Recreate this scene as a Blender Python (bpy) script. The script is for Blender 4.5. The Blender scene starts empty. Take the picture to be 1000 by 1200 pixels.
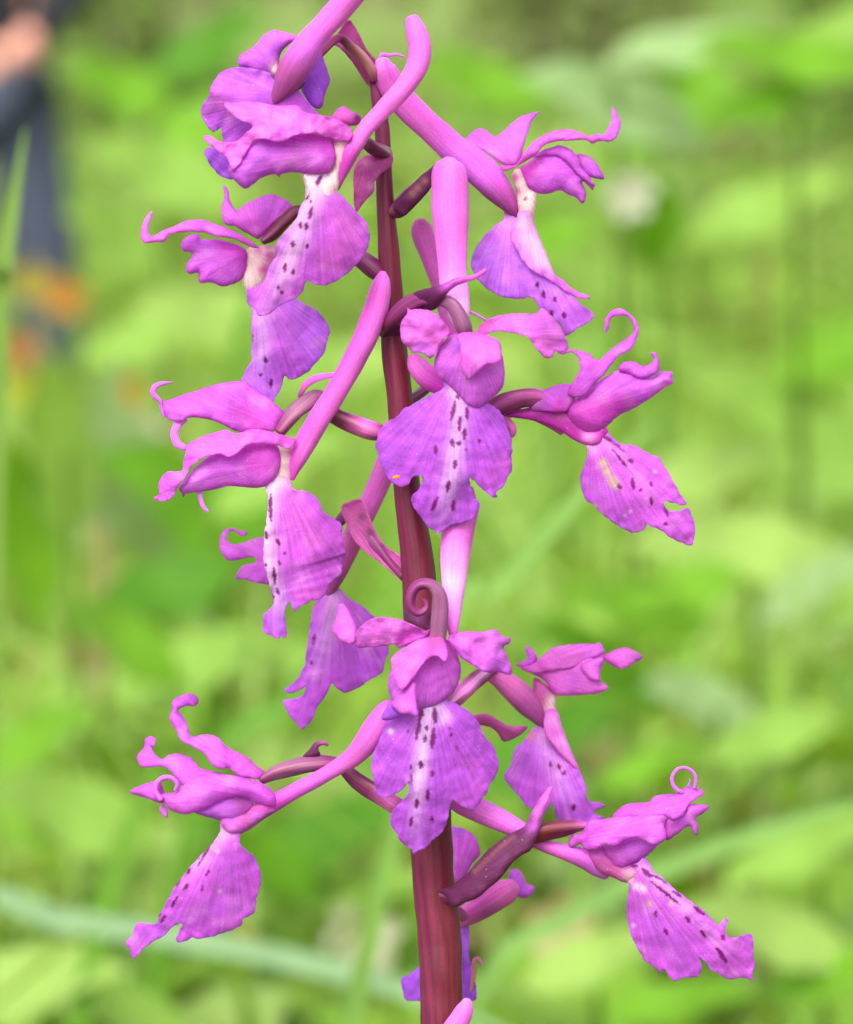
import bpy, math, random
import numpy as np
from mathutils import Vector, noise, geometry

R = math.radians
random.seed(7)
rng = np.random.default_rng(11)

# ------------------------------------------------------------------ camera, sky, sun, exposure
UNIT = 7.5e-5          # metres per photo pixel in the plane of the stem
DIST = 0.35            # metres from lens to stem
PITCH = R(4.5)
FWD = Vector((0, math.cos(PITCH), -math.sin(PITCH)))
UPV = Vector((0, math.sin(PITCH), math.cos(PITCH)))
RGT = Vector((1, 0, 0))
CENTRE = Vector((0, 0, 0.333))
CAM = CENTRE - FWD * DIST

scene = bpy.context.scene
cd = bpy.data.cameras.new('camera')
cam = bpy.data.objects.new('camera', cd)
scene.collection.objects.link(cam)
cam.location = CAM
cam.rotation_euler = (math.pi / 2 - PITCH, 0, 0)
cd.sensor_fit = 'VERTICAL'
cd.sensor_height = 24.0
cd.sensor_width = 20.0
cd.lens = 24.0 * DIST / (1200 * UNIT)
cd.clip_start = 0.01
cd.clip_end = 300
cd.dof.use_dof = True
cd.dof.focus_distance = DIST - 40 * UNIT
cd.dof.aperture_fstop = cd.lens / 3.9
cd.dof.aperture_blades = 0
scene.camera = cam

SUN_EL, SUN_AZ = R(48), R(200)       # high, veiled sun, behind the camera to the left
world = bpy.data.worlds.new('World')
scene.world = world
world.use_nodes = True
wn = world.node_tree.nodes
wl = world.node_tree.links
sky = wn.new('ShaderNodeTexSky')
sky.sky_type = 'NISHITA'
sky.sun_disc = False
sky.sun_elevation = SUN_EL
sky.sun_rotation = SUN_AZ
sky.air_density = 1.0
sky.dust_density = 4.0
sky.ozone_density = 1.0
hs = wn.new('ShaderNodeHueSaturation')
hs.inputs['Saturation'].default_value = 0.25      # veil of thin cloud over the whole sky
wl.new(sky.outputs[0], hs.inputs['Color'])
wl.new(hs.outputs[0], wn['Background'].inputs[0])
wn['Background'].inputs[1].default_value = 0.15

sd = bpy.data.lights.new('sun', 'SUN')
sd.energy = 0.8
sd.angle = R(45)
sd.color = (1.0, 0.96, 0.9)
sun = bpy.data.objects.new('sun', sd)
scene.collection.objects.link(sun)
sdir = Vector((math.sin(SUN_AZ) * math.cos(SUN_EL), math.cos(SUN_AZ) * math.cos(SUN_EL), math.sin(SUN_EL)))
sun.rotation_euler = (-sdir).to_track_quat('-Z', 'Y').to_euler()
sun.location = sdir * 5

vs = scene.view_settings
vs.view_transform = 'Standard'
vs.look = 'None'
vs.exposure = 1.58
vs.gamma = 1.0
vs.use_curve_mapping = False
scene.render.engine = 'CYCLES'

# ------------------------------------------------------------------ helpers
def link(o, parent=None):
    scene.collection.objects.link(o)
    if parent is not None:
        o.parent = parent
    return o

def tag(o, label=None, cat=None, group=None, kind=None):
    if label: o['label'] = label
    if cat: o['category'] = cat
    if group: o['group'] = group
    if kind: o['kind'] = kind
    return o

def empty(name, loc=(0, 0, 0)):
    o = bpy.data.objects.new(name, None)
    o.location = loc
    o.empty_display_size = 0.01
    return link(o)

def world_pt(x, y, z=0.0):
    """photo pixel + height z (pixels of the stem plane) towards the lens -> metres"""
    d = DIST - z * UNIT
    k = UNIT * d / DIST
    return CAM + RGT * ((x - 500) * k) + UPV * ((600 - y) * k) + FWD * d

_R = np.array(RGT); _U = np.array(UPV); _F = np.array(FWD); _C = np.array(CAM)
def world_np(p):
    d = DIST - p[:, 2] * UNIT
    k = UNIT * d / DIST
    return _C + np.outer((p[:, 0] - 500) * k, _R) + np.outer((600 - p[:, 1]) * k, _U) + np.outer(d, _F)

def at(px, py, dist):
    k = UNIT * dist / DIST
    return CAM + RGT * ((px - 500) * k) + UPV * ((600 - py) * k) + FWD * dist

def lin(r, g, b):
    f = lambda c: (c / 12.92 if c <= 0.04045 else ((c + 0.055) / 1.055) ** 2.4)
    return np.array([f(r / 255), f(g / 255), f(b / 255)])

def make_mesh(name, verts, faces, mat, parent=None, col=None, vein=None, smooth=True, origin=None):
    verts = np.asarray(verts, dtype=float)
    o0 = np.zeros(3) if origin is None else np.asarray(origin, dtype=float)
    me = bpy.data.meshes.new(name)
    me.from_pydata((verts - o0).tolist(), [], faces)
    if smooth:
        me.polygons.foreach_set('use_smooth', [True] * len(me.polygons))
    if col is not None:
        a = me.attributes.new('col', 'FLOAT_COLOR', 'POINT')
        c = np.ones((len(verts), 4)); c[:, :3] = col
        a.data.foreach_set('color', c.ravel())
    if vein is not None:
        a = me.attributes.new('vein', 'FLOAT_VECTOR', 'POINT')
        a.data.foreach_set('vector', np.asarray(vein, dtype=float).ravel())
    me.materials.append(mat)
    me.update()
    o = bpy.data.objects.new(name, me)
    link(o)
    if parent is not None:
        o.parent = parent
        o.location = Vector(o0) - Vector(PARENT_ORIGIN.get(parent.name, (0, 0, 0)))
    else:
        o.location = o0
    PARENT_ORIGIN[o.name] = tuple(o0)
    return o
PARENT_ORIGIN = {}

# ------------------------------------------------------------------ materials
def nodes_of(m):
    m.use_nodes = True
    nt = m.node_tree
    nt.nodes.clear()
    return nt, nt.nodes.new, nt.links.new

def mat_petal(name, trans=0.56, rough=0.5, vein_amt=0.19, cell=5200.0, bump=0.2, spec=0.25, specks=True):
    m = bpy.data.materials.new(name)
    nt, N, L = nodes_of(m)
    out = N('ShaderNodeOutputMaterial')
    a = N('ShaderNodeAttribute'); a.attribute_name = 'col'
    v = N('ShaderNodeAttribute'); v.attribute_name = 'vein'
    # streaks that run out from the base of the petal
    n1 = N('ShaderNodeTexNoise'); n1.inputs['Scale'].default_value = 1.0; n1.inputs['Detail'].default_value = 2.0
    L(v.outputs['Vector'], n1.inputs['Vector'])
    r1 = N('ShaderNodeMapRange'); r1.inputs['From Min'].default_value = 0.35; r1.inputs['From Max'].default_value = 0.7
    r1.inputs['To Min'].default_value = 1.0 + vein_amt * 0.5; r1.inputs['To Max'].default_value = 1.0 - vein_amt
    L(n1.outputs['Fac'], r1.inputs['Value'])
    tc = N('ShaderNodeTexCoord')
    n2 = N('ShaderNodeTexNoise'); n2.inputs['Scale'].default_value = 420.0; n2.inputs['Detail'].default_value = 3.0
    L(tc.outputs['Object'], n2.inputs['Vector'])
    r2 = N('ShaderNodeMapRange'); r2.inputs['From Min'].default_value = 0.3; r2.inputs['From Max'].default_value = 0.7
    r2.inputs['To Min'].default_value = 0.95; r2.inputs['To Max'].default_value = 1.05
    L(n2.outputs['Fac'], r2.inputs['Value'])
    # skin cells
    vo = N('ShaderNodeTexVoronoi'); vo.inputs['Scale'].default_value = cell
    L(tc.outputs['Object'], vo.inputs['Vector'])
    r3 = N('ShaderNodeMapRange'); r3.inputs['From Min'].default_value = 0.0; r3.inputs['From Max'].default_value = 0.8
    r3.inputs['To Min'].default_value = 1.07; r3.inputs['To Max'].default_value = 0.9
    L(vo.outputs['Distance'], r3.inputs['Value'])
    mu = N('ShaderNodeMath'); mu.operation = 'MULTIPLY'
    L(r1.outputs[0], mu.inputs[0]); L(r2.outputs[0], mu.inputs[1])
    mu2 = N('ShaderNodeMath'); mu2.operation = 'MULTIPLY'
    L(mu.outputs[0], mu2.inputs[0]); L(r3.outputs[0], mu2.inputs[1])
    vm = N('ShaderNodeVectorMath'); vm.operation = 'SCALE'
    L(a.outputs['Color'], vm.inputs[0]); L(mu2.outputs[0], vm.inputs['Scale'])
    colour = vm.outputs[0]
    if specks:
        # glints of the papillae, painted into the skin colour as pale specks
        vs_ = N('ShaderNodeTexVoronoi'); vs_.inputs['Scale'].default_value = 1900.0
        L(tc.outputs['Object'], vs_.inputs['Vector'])
        lt = N('ShaderNodeMapRange'); lt.inputs['From Min'].default_value = 0.12; lt.inputs['From Max'].default_value = 0.06
        L(vs_.outputs['Distance'], lt.inputs['Value'])
        sx = N('ShaderNodeSeparateColor'); L(vs_.outputs['Color'], sx.inputs[0])
        gt = N('ShaderNodeMath'); gt.operation = 'GREATER_THAN'; gt.inputs[1].default_value = 0.66
        L(sx.outputs[0], gt.inputs[0])
        fm = N('ShaderNodeMath'); fm.operation = 'MULTIPLY'; L(lt.outputs[0], fm.inputs[0]); L(gt.outputs[0], fm.inputs[1])
        fm2 = N('ShaderNodeMath'); fm2.operation = 'MULTIPLY'; fm2.inputs[1].default_value = 0.55; L(fm.outputs[0], fm2.inputs[0])
        mc_ = N('ShaderNodeMix'); mc_.data_type = 'RGBA'
        L(fm2.outputs[0], mc_.inputs[0]); L(vm.outputs[0], mc_.inputs[6]); mc_.inputs[7].default_value = (0.85, 0.62, 0.85, 1)
        colour = mc_.outputs[2]
    # relief: cells and veins
    hsum = N('ShaderNodeMath'); hsum.operation = 'MULTIPLY_ADD'
    L(n1.outputs['Fac'], hsum.inputs[0]); hsum.inputs[1].default_value = -1.2
    inv = N('ShaderNodeMath'); inv.operation = 'MULTIPLY'; inv.inputs[1].default_value = -0.45
    L(vo.outputs['Distance'], inv.inputs[0]); L(inv.outputs[0], hsum.inputs[2])
    bp = N('ShaderNodeBump'); bp.inputs['Strength'].default_value = bump; bp.inputs['Distance'].default_value = 0.00022
    L(hsum.outputs[0], bp.inputs['Height'])
    p = N('ShaderNodeBsdfPrincipled')
    L(colour, p.inputs['Base Color']); L(bp.outputs[0], p.inputs['Normal'])
    p.inputs['Roughness'].default_value = rough
    p.inputs['Specular IOR Level'].default_value = spec
    p.inputs['Sheen Weight'].default_value = 0.1 if trans > 0 else 0.0
    p.inputs['Sheen Roughness'].default_value = 0.4
    t = N('ShaderNodeBsdfTranslucent')
    L(colour, t.inputs['Color']); L(bp.outputs[0], t.inputs['Normal'])
    mx = N('ShaderNodeMixShader'); mx.inputs[0].default_value = trans
    L(p.outputs[0], mx.inputs[1]); L(t.outputs[0], mx.inputs[2]); L(mx.outputs[0], out.inputs['Surface'])
    return m

M_PETAL = mat_petal('petal')
M_SPUR = mat_petal('spur_skin', trans=0.3, rough=0.55, vein_amt=0.14, bump=0.15, cell=4200.0, spec=0.22, specks=False)
M_STALK = mat_petal('stalk_skin', trans=0.0, rough=0.42, vein_amt=0.3, bump=0.1, cell=6500.0, spec=0.2, specks=False)

def mat_leaf(name, trans=0.4, rough=0.5):
    m = bpy.data.materials.new(name)
    nt, N, L = nodes_of(m)
    out = N('ShaderNodeOutputMaterial')
    a = N('ShaderNodeAttribute'); a.attribute_name = 'col'
    tc = N('ShaderNodeTexCoord')
    n2 = N('ShaderNodeTexNoise'); n2.inputs['Scale'].default_value = 60.0
    L(tc.outputs['Object'], n2.inputs['Vector'])
    r2 = N('ShaderNodeMapRange'); r2.inputs['To Min'].default_value = 0.75; r2.inputs['To Max'].default_value = 1.25
    L(n2.outputs['Fac'], r2.inputs['Value'])
    vm = N('ShaderNodeVectorMath'); vm.operation = 'SCALE'
    L(a.outputs['Color'], vm.inputs[0]); L(r2.outputs[0], vm.inputs['Scale'])
    p = N('ShaderNodeBsdfPrincipled'); L(vm.outputs[0], p.inputs['Base Color'])
    p.inputs['Roughness'].default_value = rough; p.inputs['Specular IOR Level'].default_value = 0.12
    t = N('ShaderNodeBsdfTranslucent')
    sc = N('ShaderNodeVectorMath'); sc.operation = 'MULTIPLY'; sc.inputs[1].default_value = (1.25, 1.1, 0.5)
    L(vm.outputs[0], sc.inputs[0]); L(sc.outputs[0], t.inputs['Color'])
    mx = N('ShaderNodeMixShader'); mx.inputs[0].default_value = trans
    L(p.outputs[0], mx.inputs[1]); L(t.outputs[0], mx.inputs[2]); L(mx.outputs[0], out.inputs['Surface'])
    return m
M_LEAF = mat_leaf('leaf')

def mat_plain(name, c, rough=0.7, var=0.15, scale=30.0, bump=0.0):
    m = bpy.data.materials.new(name)
    nt, N, L = nodes_of(m)
    out = N('ShaderNodeOutputMaterial')
    tc = N('ShaderNodeTexCoord')
    n = N('ShaderNodeTexNoise'); n.inputs['Scale'].default_value = scale; n.inputs['Detail'].default_value = 5
    L(tc.outputs['Object'], n.inputs['Vector'])
    r = N('ShaderNodeMapRange'); r.inputs['To Min'].default_value = 1 - var * 2; r.inputs['To Max'].default_value = 1 + var * 2
    L(n.outputs['Fac'], r.inputs['Value'])
    vm = N('ShaderNodeVectorMath'); vm.operation = 'SCALE'; vm.inputs[0].default_value = tuple(c)
    L(r.outputs[0], vm.inputs['Scale'])
    p = N('ShaderNodeBsdfPrincipled'); L(vm.outputs[0], p.inputs['Base Color'])
    p.inputs['Roughness'].default_value = rough
    if bump:
        b = N('ShaderNodeBump'); b.inputs['Strength'].default_value = bump; b.inputs['Distance'].default_value = 0.01
        L(n.outputs['Fac'], b.inputs['Height']); L(b.outputs[0], p.inputs['Normal'])
    L(p.outputs[0], out.inputs['Surface'])
    return m

# ------------------------------------------------------------------ terrain
def hgt(x, y):
    """gentle dip behind the orchid, then a grassy bank"""
    h = -0.2 * (1 / (1 + math.exp(-(y - 4.5) / 1.0)))
    t = max(0.0, y - 11.5)
    h += 0.19 * t * t / (t + 3.0) * (1.0 if t < 30 else 30 / t)
    h += 0.035 * noise.noise(Vector((x * 0.6, y * 0.6, 3.1))) * min(1.0, max(0.0, (abs(y) + abs(x)) - 0.3))
    h += 0.25 * noise.noise(Vector((x * 0.12, y * 0.12, 9.7))) * min(1.0, max(0.0, (y - 6) / 6))
    return h

def build_ground():
    ys = np.concatenate([np.linspace(-60, -4, 8), np.linspace(-3, 8, 56), np.linspace(8.5, 40, 40), np.linspace(45, 120, 8)])
    xs = np.concatenate([np.linspace(-90, -12, 9), np.linspace(-10, 10, 51), np.linspace(12, 90, 9)])
    v = [(x, y, hgt(x, y)) for y in ys for x in xs]
    n = len(xs)
    f = [(j * n + i, j * n + i + 1, (j + 1) * n + i + 1, (j + 1) * n + i) for j in range(len(ys) - 1) for i in range(n - 1)]
    m = bpy.data.materials.new('meadow_soil')
    nt, N, L = nodes_of(m)
    out = N('ShaderNodeOutputMaterial')
    tc = N('ShaderNodeTexCoord')
    n1 = N('ShaderNodeTexNoise'); n1.inputs['Scale'].default_value = 1.3; n1.inputs['Detail'].default_value = 6
    n2 = N('ShaderNodeTexNoise'); n2.inputs['Scale'].default_value = 40.0; n2.inputs['Detail'].default_value = 4
    L(tc.outputs['Object'], n1.inputs['Vector']); L(tc.outputs['Object'], n2.inputs['Vector'])
    cr = N('ShaderNodeValToRGB')
    cr.color_ramp.elements[0].position = 0.38; cr.color_ramp.elements[0].color = (0.11, 0.11, 0.045, 1)
    cr.color_ramp.elements[1].position = 0.56; cr.color_ramp.elements[1].color = (0.12, 0.19, 0.04, 1)
    L(n1.outputs['Fac'], cr.inputs[0])
    r2 = N('ShaderNodeMapRange'); r2.inputs['To Min'].default_value = 0.6; r2.inputs['To Max'].default_value = 1.4
    L(n2.outputs['Fac'], r2.inputs['Value'])
    vm = N('ShaderNodeVectorMath'); vm.operation = 'SCALE'
    L(cr.outputs[0], vm.inputs[0]); L(r2.outputs[0], vm.inputs['Scale'])
    p = N('ShaderNodeBsdfPrincipled'); p.inputs['Roughness'].default_value = 0.95; p.inputs['Specular IOR Level'].default_value = 0.05
    b = N('ShaderNodeBump'); b.inputs['Strength'].default_value = 0.6; b.inputs['Distance'].default_value = 0.02
    L(n2.outputs['Fac'], b.inputs['Height']); L(b.outputs[0], p.inputs['Normal'])
    L(vm.outputs[0], p.inputs['Base Color']); L(p.outputs[0], out.inputs['Surface'])
    g = make_mesh('ground', v, f, m)
    g['kind'] = 'structure'
build_ground()
# ------------------------------------------------------------------ the orchid: shapes
ZOOM = {'A': (220, 0, 5), 'B': (360, 0, 5), 'C': (150, 200, 5), 'D': (260, 180, 5), 'E': (530, 100, 5), 'F': (430, 170, 5),
        'G': (430, 320, 5), 'H': (430, 430, 5), 'I': (540, 230, 5), 'J': (570, 340, 4), 'K': (170, 400, 5), 'L': (290, 300, 5),
        'M': (240, 540, 5), 'N': (320, 640, 5), 'O': (400, 660, 5), 'P': (420, 800, 5), 'Q': (140, 790, 5), 'R': (140, 900, 5),
        'S': (300, 780, 5), 'T': (560, 740, 5), 'U': (500, 880, 5), 'V': (640, 880, 5), 'W': (700, 940, 5), 'X': (440, 960, 5),
        '0': (0, 0, 1)}

def pts(s):
    """'A 10,20 30,40' -> photo pixels; extra numbers per point are kept as they are"""
    z, rest = s.split(None, 1)
    ox, oy, k = ZOOM[z]
    out = []
    for tok in rest.split():
        v = [float(t) for t in tok.split(',')]
        out.append([ox + v[0] / k, oy + v[1] / k] + v[2:])
    return out

COL = {'purple': lin(204, 104, 226), 'pink': lin(232, 120, 226), 'magenta': lin(204, 60, 186), 'white': lin(240, 214, 240),
       'spot': lin(128, 12, 118), 'maroon': lin(96, 25, 42), 'dark': lin(112, 40, 92), 'cream': lin(238, 208, 210),
       'tan': lin(170, 108, 110), 'grey': lin(122, 70, 106), 'violet': lin(180, 94, 224), 'rose': lin(206, 96, 176),
       'mauve': lin(164, 72, 144), 'pale': lin(240, 170, 232), 'orange': lin(236, 140, 60), 'beige': lin(214, 196, 150),
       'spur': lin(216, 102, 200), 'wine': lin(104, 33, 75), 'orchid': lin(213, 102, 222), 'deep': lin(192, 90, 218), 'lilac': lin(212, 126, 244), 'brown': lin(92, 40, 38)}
COLK = 0.97
def C(c):
    return COL[c] * COLK

def catmull(p, closed=False, per=8):
    p = np.asarray(p, dtype=float); n = len(p)
    out = []
    rngn = n if closed else n - 1
    for i in range(rngn):
        if closed:
            a, b, c, d = p[(i - 1) % n], p[i], p[(i + 1) % n], p[(i + 2) % n]
        else:
            b, c = p[i], p[i + 1]
            a = p[i - 1] if i > 0 else 2 * b - c
            d = p[i + 2] if i + 2 < n else 2 * c - b
        t = np.linspace(0, 1, per, endpoint=False)[:, None]
        out.append(0.5 * ((2 * b) + (-a + c) * t + (2 * a - 5 * b + 4 * c - d) * t ** 2 + (-a + 3 * b - 3 * c + d) * t ** 3))
    out = np.concatenate(out)
    return out if closed else np.vstack([out, p[-1]])

def resample(p, step, closed=False):
    q = np.vstack([p, p[:1]]) if closed else p
    s = np.concatenate([[0], np.cumsum(np.linalg.norm(np.diff(q[:, :3 if q.shape[1] > 2 else 2], axis=0), axis=1))])
    n = max(6, int(s[-1] / step))
    t = np.linspace(0, s[-1], n, endpoint=not closed)
    return np.stack([np.interp(t, s, q[:, k]) for k in range(q.shape[1])], axis=1)

def seg_dist(P, a, b):
    d = b - a
    L2 = max(1e-9, float(d @ d))
    t = np.clip(((P - a) @ d) / L2, 0, 1)
    return np.linalg.norm(P - (a + t[:, None] * d), axis=1), t

def rbf(anchors, P):
    A = np.asarray(anchors, dtype=float)
    n = len(A)
    if n < 3:
        w = [1 / (1e-3 + np.linalg.norm(P - a[:2], axis=1)) for a in A]
        return sum(wi * a[2] for wi, a in zip(w, A)) / sum(w)
    def phi(r):
        return np.where(r > 1e-9, r * r * np.log(np.maximum(r, 1e-9)), 0)
    S = 100.0
    off = A[:, :2].mean(0)
    X = (A[:, :2] - off) / S
    K = phi(np.linalg.norm(X[:, None] - X[None], axis=2)) + np.eye(n) * 1e-3
    T = np.hstack([np.ones((n, 1)), X])
    M = np.block([[K, T], [T.T, np.zeros((3, 3))]])
    reg = np.zeros((2, n + 3)); reg[0, n + 1] = reg[1, n + 2] = 0.06      # keep the tilt tame where anchors lie in a row
    zc = A[:, 2].mean()
    sol = np.linalg.lstsq(np.vstack([M, reg]), np.concatenate([A[:, 2] - zc, np.zeros(5)]), rcond=None)[0]
    Q = (P - off) / S
    return phi(np.linalg.norm(Q[:, None] - X[None], axis=2)) @ sol[:n] + sol[n] + zc + Q @ sol[n + 1:]

def vnoise(P, f, seed):
    return np.array([noise.noise(Vector((x * f, y * f, seed))) for x, y in P])

SEED = [1.0]
def patch(name, parent, outline, z=0.0, mid=None, drop=(0.3, 0.1), bulge=0.0, bw=None, back=0.0, wav=3.0, wf=0.03, frill=1.5,
          ser=0.5, col='purple', cols=(), rim=None, stripe=None, spots='', base=None, th=1.7, sp=3.0, mat=None, nveins=26.0,
          straight=False):
    """a petal: traced outline, given its own depth, curvature, undulation and thickness"""
    SEED[0] += 3.37
    seed = SEED[0]
    o = np.array([p[:2] for p in pts(outline)])
    o = resample(o if straight else catmull(o, True, 8), sp, True)
    tan = np.roll(o, -1, 0) - np.roll(o, 1, 0)
    nrm = np.stack([tan[:, 1], -tan[:, 0]], 1) / (np.linalg.norm(tan, axis=1)[:, None] + 1e-9)
    if ser:
        nz = vnoise(o, 0.16, seed) * 1.3 + vnoise(o, 0.4, seed + 5) * 0.6
        o = o + nrm * (ser * nz)[:, None]
    lo, hi = o.min(0), o.max(0)
    h = sp * 0.866
    ys = np.arange(lo[1], hi[1], h)
    g = []
    for j, yy in enumerate(ys):
        xx = np.arange(lo[0] + (sp / 2 if j % 2 else 0), hi[0], sp)
        g.append(np.stack([xx, np.full_like(xx, yy)], 1))
    g = np.concatenate(g)
    ins = np.zeros(len(g), bool)
    x1, y1 = o[:, 0], o[:, 1]; x2, y2 = np.roll(x1, -1), np.roll(y1, -1)
    for k in range(len(o)):
        if y1[k] == y2[k]: continue
        c = ((y1[k] > g[:, 1]) != (y2[k] > g[:, 1])) & (g[:, 0] < (x2[k] - x1[k]) * (g[:, 1] - y1[k]) / (y2[k] - y1[k]) + x1[k])
        ins ^= c
    g = g[ins]
    def edge_dist(P):
        d = np.full(len(P), 1e9)
        for k in range(len(o)):
            d = np.minimum(d, np.hypot(P[:, 0] - x1[k], P[:, 1] - y1[k]))
        return d
    if len(g):
        g = g[edge_dist(g) > sp * 0.6]
        g = g + (rng.random(g.shape) - 0.5) * sp * 0.25
    allp = np.vstack([o, g])
    m = len(o)
    res = geometry.delaunay_2d_cdt([Vector(p) for p in allp.tolist()], [(i, (i + 1) % m) for i in range(m)], [], 1, 1e-5)
    P = np.array([tuple(v) for v in res[0]])
    faces = [tuple(f) for f in res[2]]
    e = edge_dist(P)
    bnd = set()
    cnt = {}
    for f in faces:
        for i in range(3):
            k = (f[i], f[(i + 1) % 3]); cnt[tuple(sorted(k))] = cnt.get(tuple(sorted(k)), 0) + 1
    used = np.zeros(len(P), bool)
    for f in faces:
        used[list(f)] = True
    # depth
    if mid is not None:
        mp = np.array(pts(mid))
        mc = catmull(mp, False, 6)
        dm = np.full(len(P), 1e9); zm = np.zeros(len(P)); tm = np.zeros(len(P))
        for i in range(len(mc) - 1):
            d, t = seg_dist(P, mc[i, :2], mc[i + 1, :2])
            b = d < dm
            dm = np.where(b, d, dm); zm = np.where(b, mc[i, 2] * (1 - t) + mc[i + 1, 2] * t, zm)
            tm = np.where(b, (i + t) / (len(mc) - 1), tm)
        ds = np.sqrt(dm * dm + 36) - 6
        Z = zm - drop[0] * ds - drop[1] * ds * ds / 40.0
        if base is None: base_pt = mp[0, :2]
    else:
        Z = rbf(pts(z), P) if isinstance(z, str) else np.full(len(P), float(z))
    if base is not None:
        base_pt = np.array(pts(base)[0][:2])
    elif mid is None:
        base_pt = o[0]
    w = bw or max(8.0, float(e.max()))
    prof = np.sqrt(np.clip(1 - (1 - np.clip(e / w, 0, 1)) ** 2, 0, 1))
    Z = Z + bulge * prof
    Z = Z + wav * vnoise(P, wf, seed + 11) * 1.25 + wav * 0.3 * vnoise(P, wf * 3.1, seed + 17)
    if frill:
        Z = Z + frill * 2.2 * vnoise(P, 0.09, seed + 23) * np.exp(-e / 9.0)
    # pigment
    K = np.tile(C(col), (len(P), 1))
    def blend(w_, c):
        nonlocal K
        w_ = np.clip(w_, 0, 1)[:, None]
        K = K * (1 - w_) + C(c)[None] * w_
    if col in ('pink', 'orchid', 'purple', 'lilac'):
        # uneven pigment: bluer towards the margins in patches, redder at the base
        rb = np.linalg.norm(P - base_pt, axis=1); rb = rb / (rb.max() + 1e-9)
        blend(0.5 * np.clip(vnoise(P, 0.028, seed + 51) * 1.8 + 0.1, 0, 1), 'purple' if col in ('pink', 'orchid') else 'orchid')
        if name != 'lip': blend(0.5 * np.exp(-(rb / 0.3) ** 2), 'magenta')
        blend(0.35 * np.clip(vnoise(P, 0.05, seed + 57) * 1.8 - 0.1, 0, 1), 'pale')
    if rim is None and name == 'lip': rim = ('violet', 2.4, 0.4)
    elif rim is None and name in ('petal', 'sepal', 'hood') : rim = ('magenta', 2.2, 0.35)
    if rim: blend(np.exp(-(e / rim[1]) ** 2) * rim[2], rim[0])
    for q in cols:
        a, r_, c = q[0], q[1], q[2]
        amt = q[3] if len(q) > 3 else 1.0
        for p_ in pts(a):
            d = np.hypot(P[:, 0] - p_[0], P[:, 1] - p_[1])
            blend(amt * np.exp(-(d / r_) ** 2), c)
    if stripe and mid is not None:
        sw, fade, amt = stripe
        blend(amt * np.exp(-(dm / sw) ** 2) * np.clip((fade - tm) / 0.35, 0, 1), 'white')
    if spots:
        jit = vnoise(P, 0.38, seed + 31) * 1.7
        for sps in spots.split(';'):
            s_ = pts(sps)
            a = np.array(s_[0][:2]); b = np.array(s_[-1][:2])
            r_ = s_[0][2] if len(s_[0]) > 2 else 2.2
            d, t_ = seg_dist(P, a, b)
            rr = r_ * 1.12 * (1 - 0.55 * (2 * t_ - 1) ** 2 * (np.linalg.norm(b - a) > 3))
            blend(0.96 * np.clip((rr + 1.1 - (d + jit)) / 1.5, 0, 1), 'spot')
    K = K * (1 + 0.10 * vnoise(P, 0.05, seed + 41))[:, None]
    # veins follow rays from the base
    dv = P - base_pt
    ang = np.arctan2(dv[:, 1], dv[:, 0]); rad = np.linalg.norm(dv, axis=1)
    vein = np.stack([np.cos(ang) * nveins, np.sin(ang) * nveins, rad * 0.012 + seed], 1)
    # front and back skins
    nP = len(P)
    front = np.column_stack([P, Z])
    bk = np.column_stack([P, Z - th * (0.35 + 0.65 * np.clip(e / 4, 0, 1)) - back * prof])
    V = world_np(np.vstack([front, bk]))
    F = []
    for f in faces:
        a, b, c = P[f[0]], P[f[1]], P[f[2]]
        s = (b[0] - a[0]) * (c[1] - a[1]) - (b[1] - a[1]) * (c[0] - a[0])
        f = f if s < 0 else f[::-1]      # image y runs down
        F.append(f); F.append(tuple(i + nP for i in f[::-1]))
        for i in range(3):
            k0, k1 = f[i], f[(i + 1) % 3]
            if cnt[tuple(sorted((k0, k1)))] == 1:
                F.append((k1, k0, k0 + nP, k1 + nP))
    org = V[:nP].mean(0)
    return make_mesh(name, V, F, mat or M_PETAL, parent, np.vstack([K, K * 0.95]), np.vstack([vein, vein]), origin=org)

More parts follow.
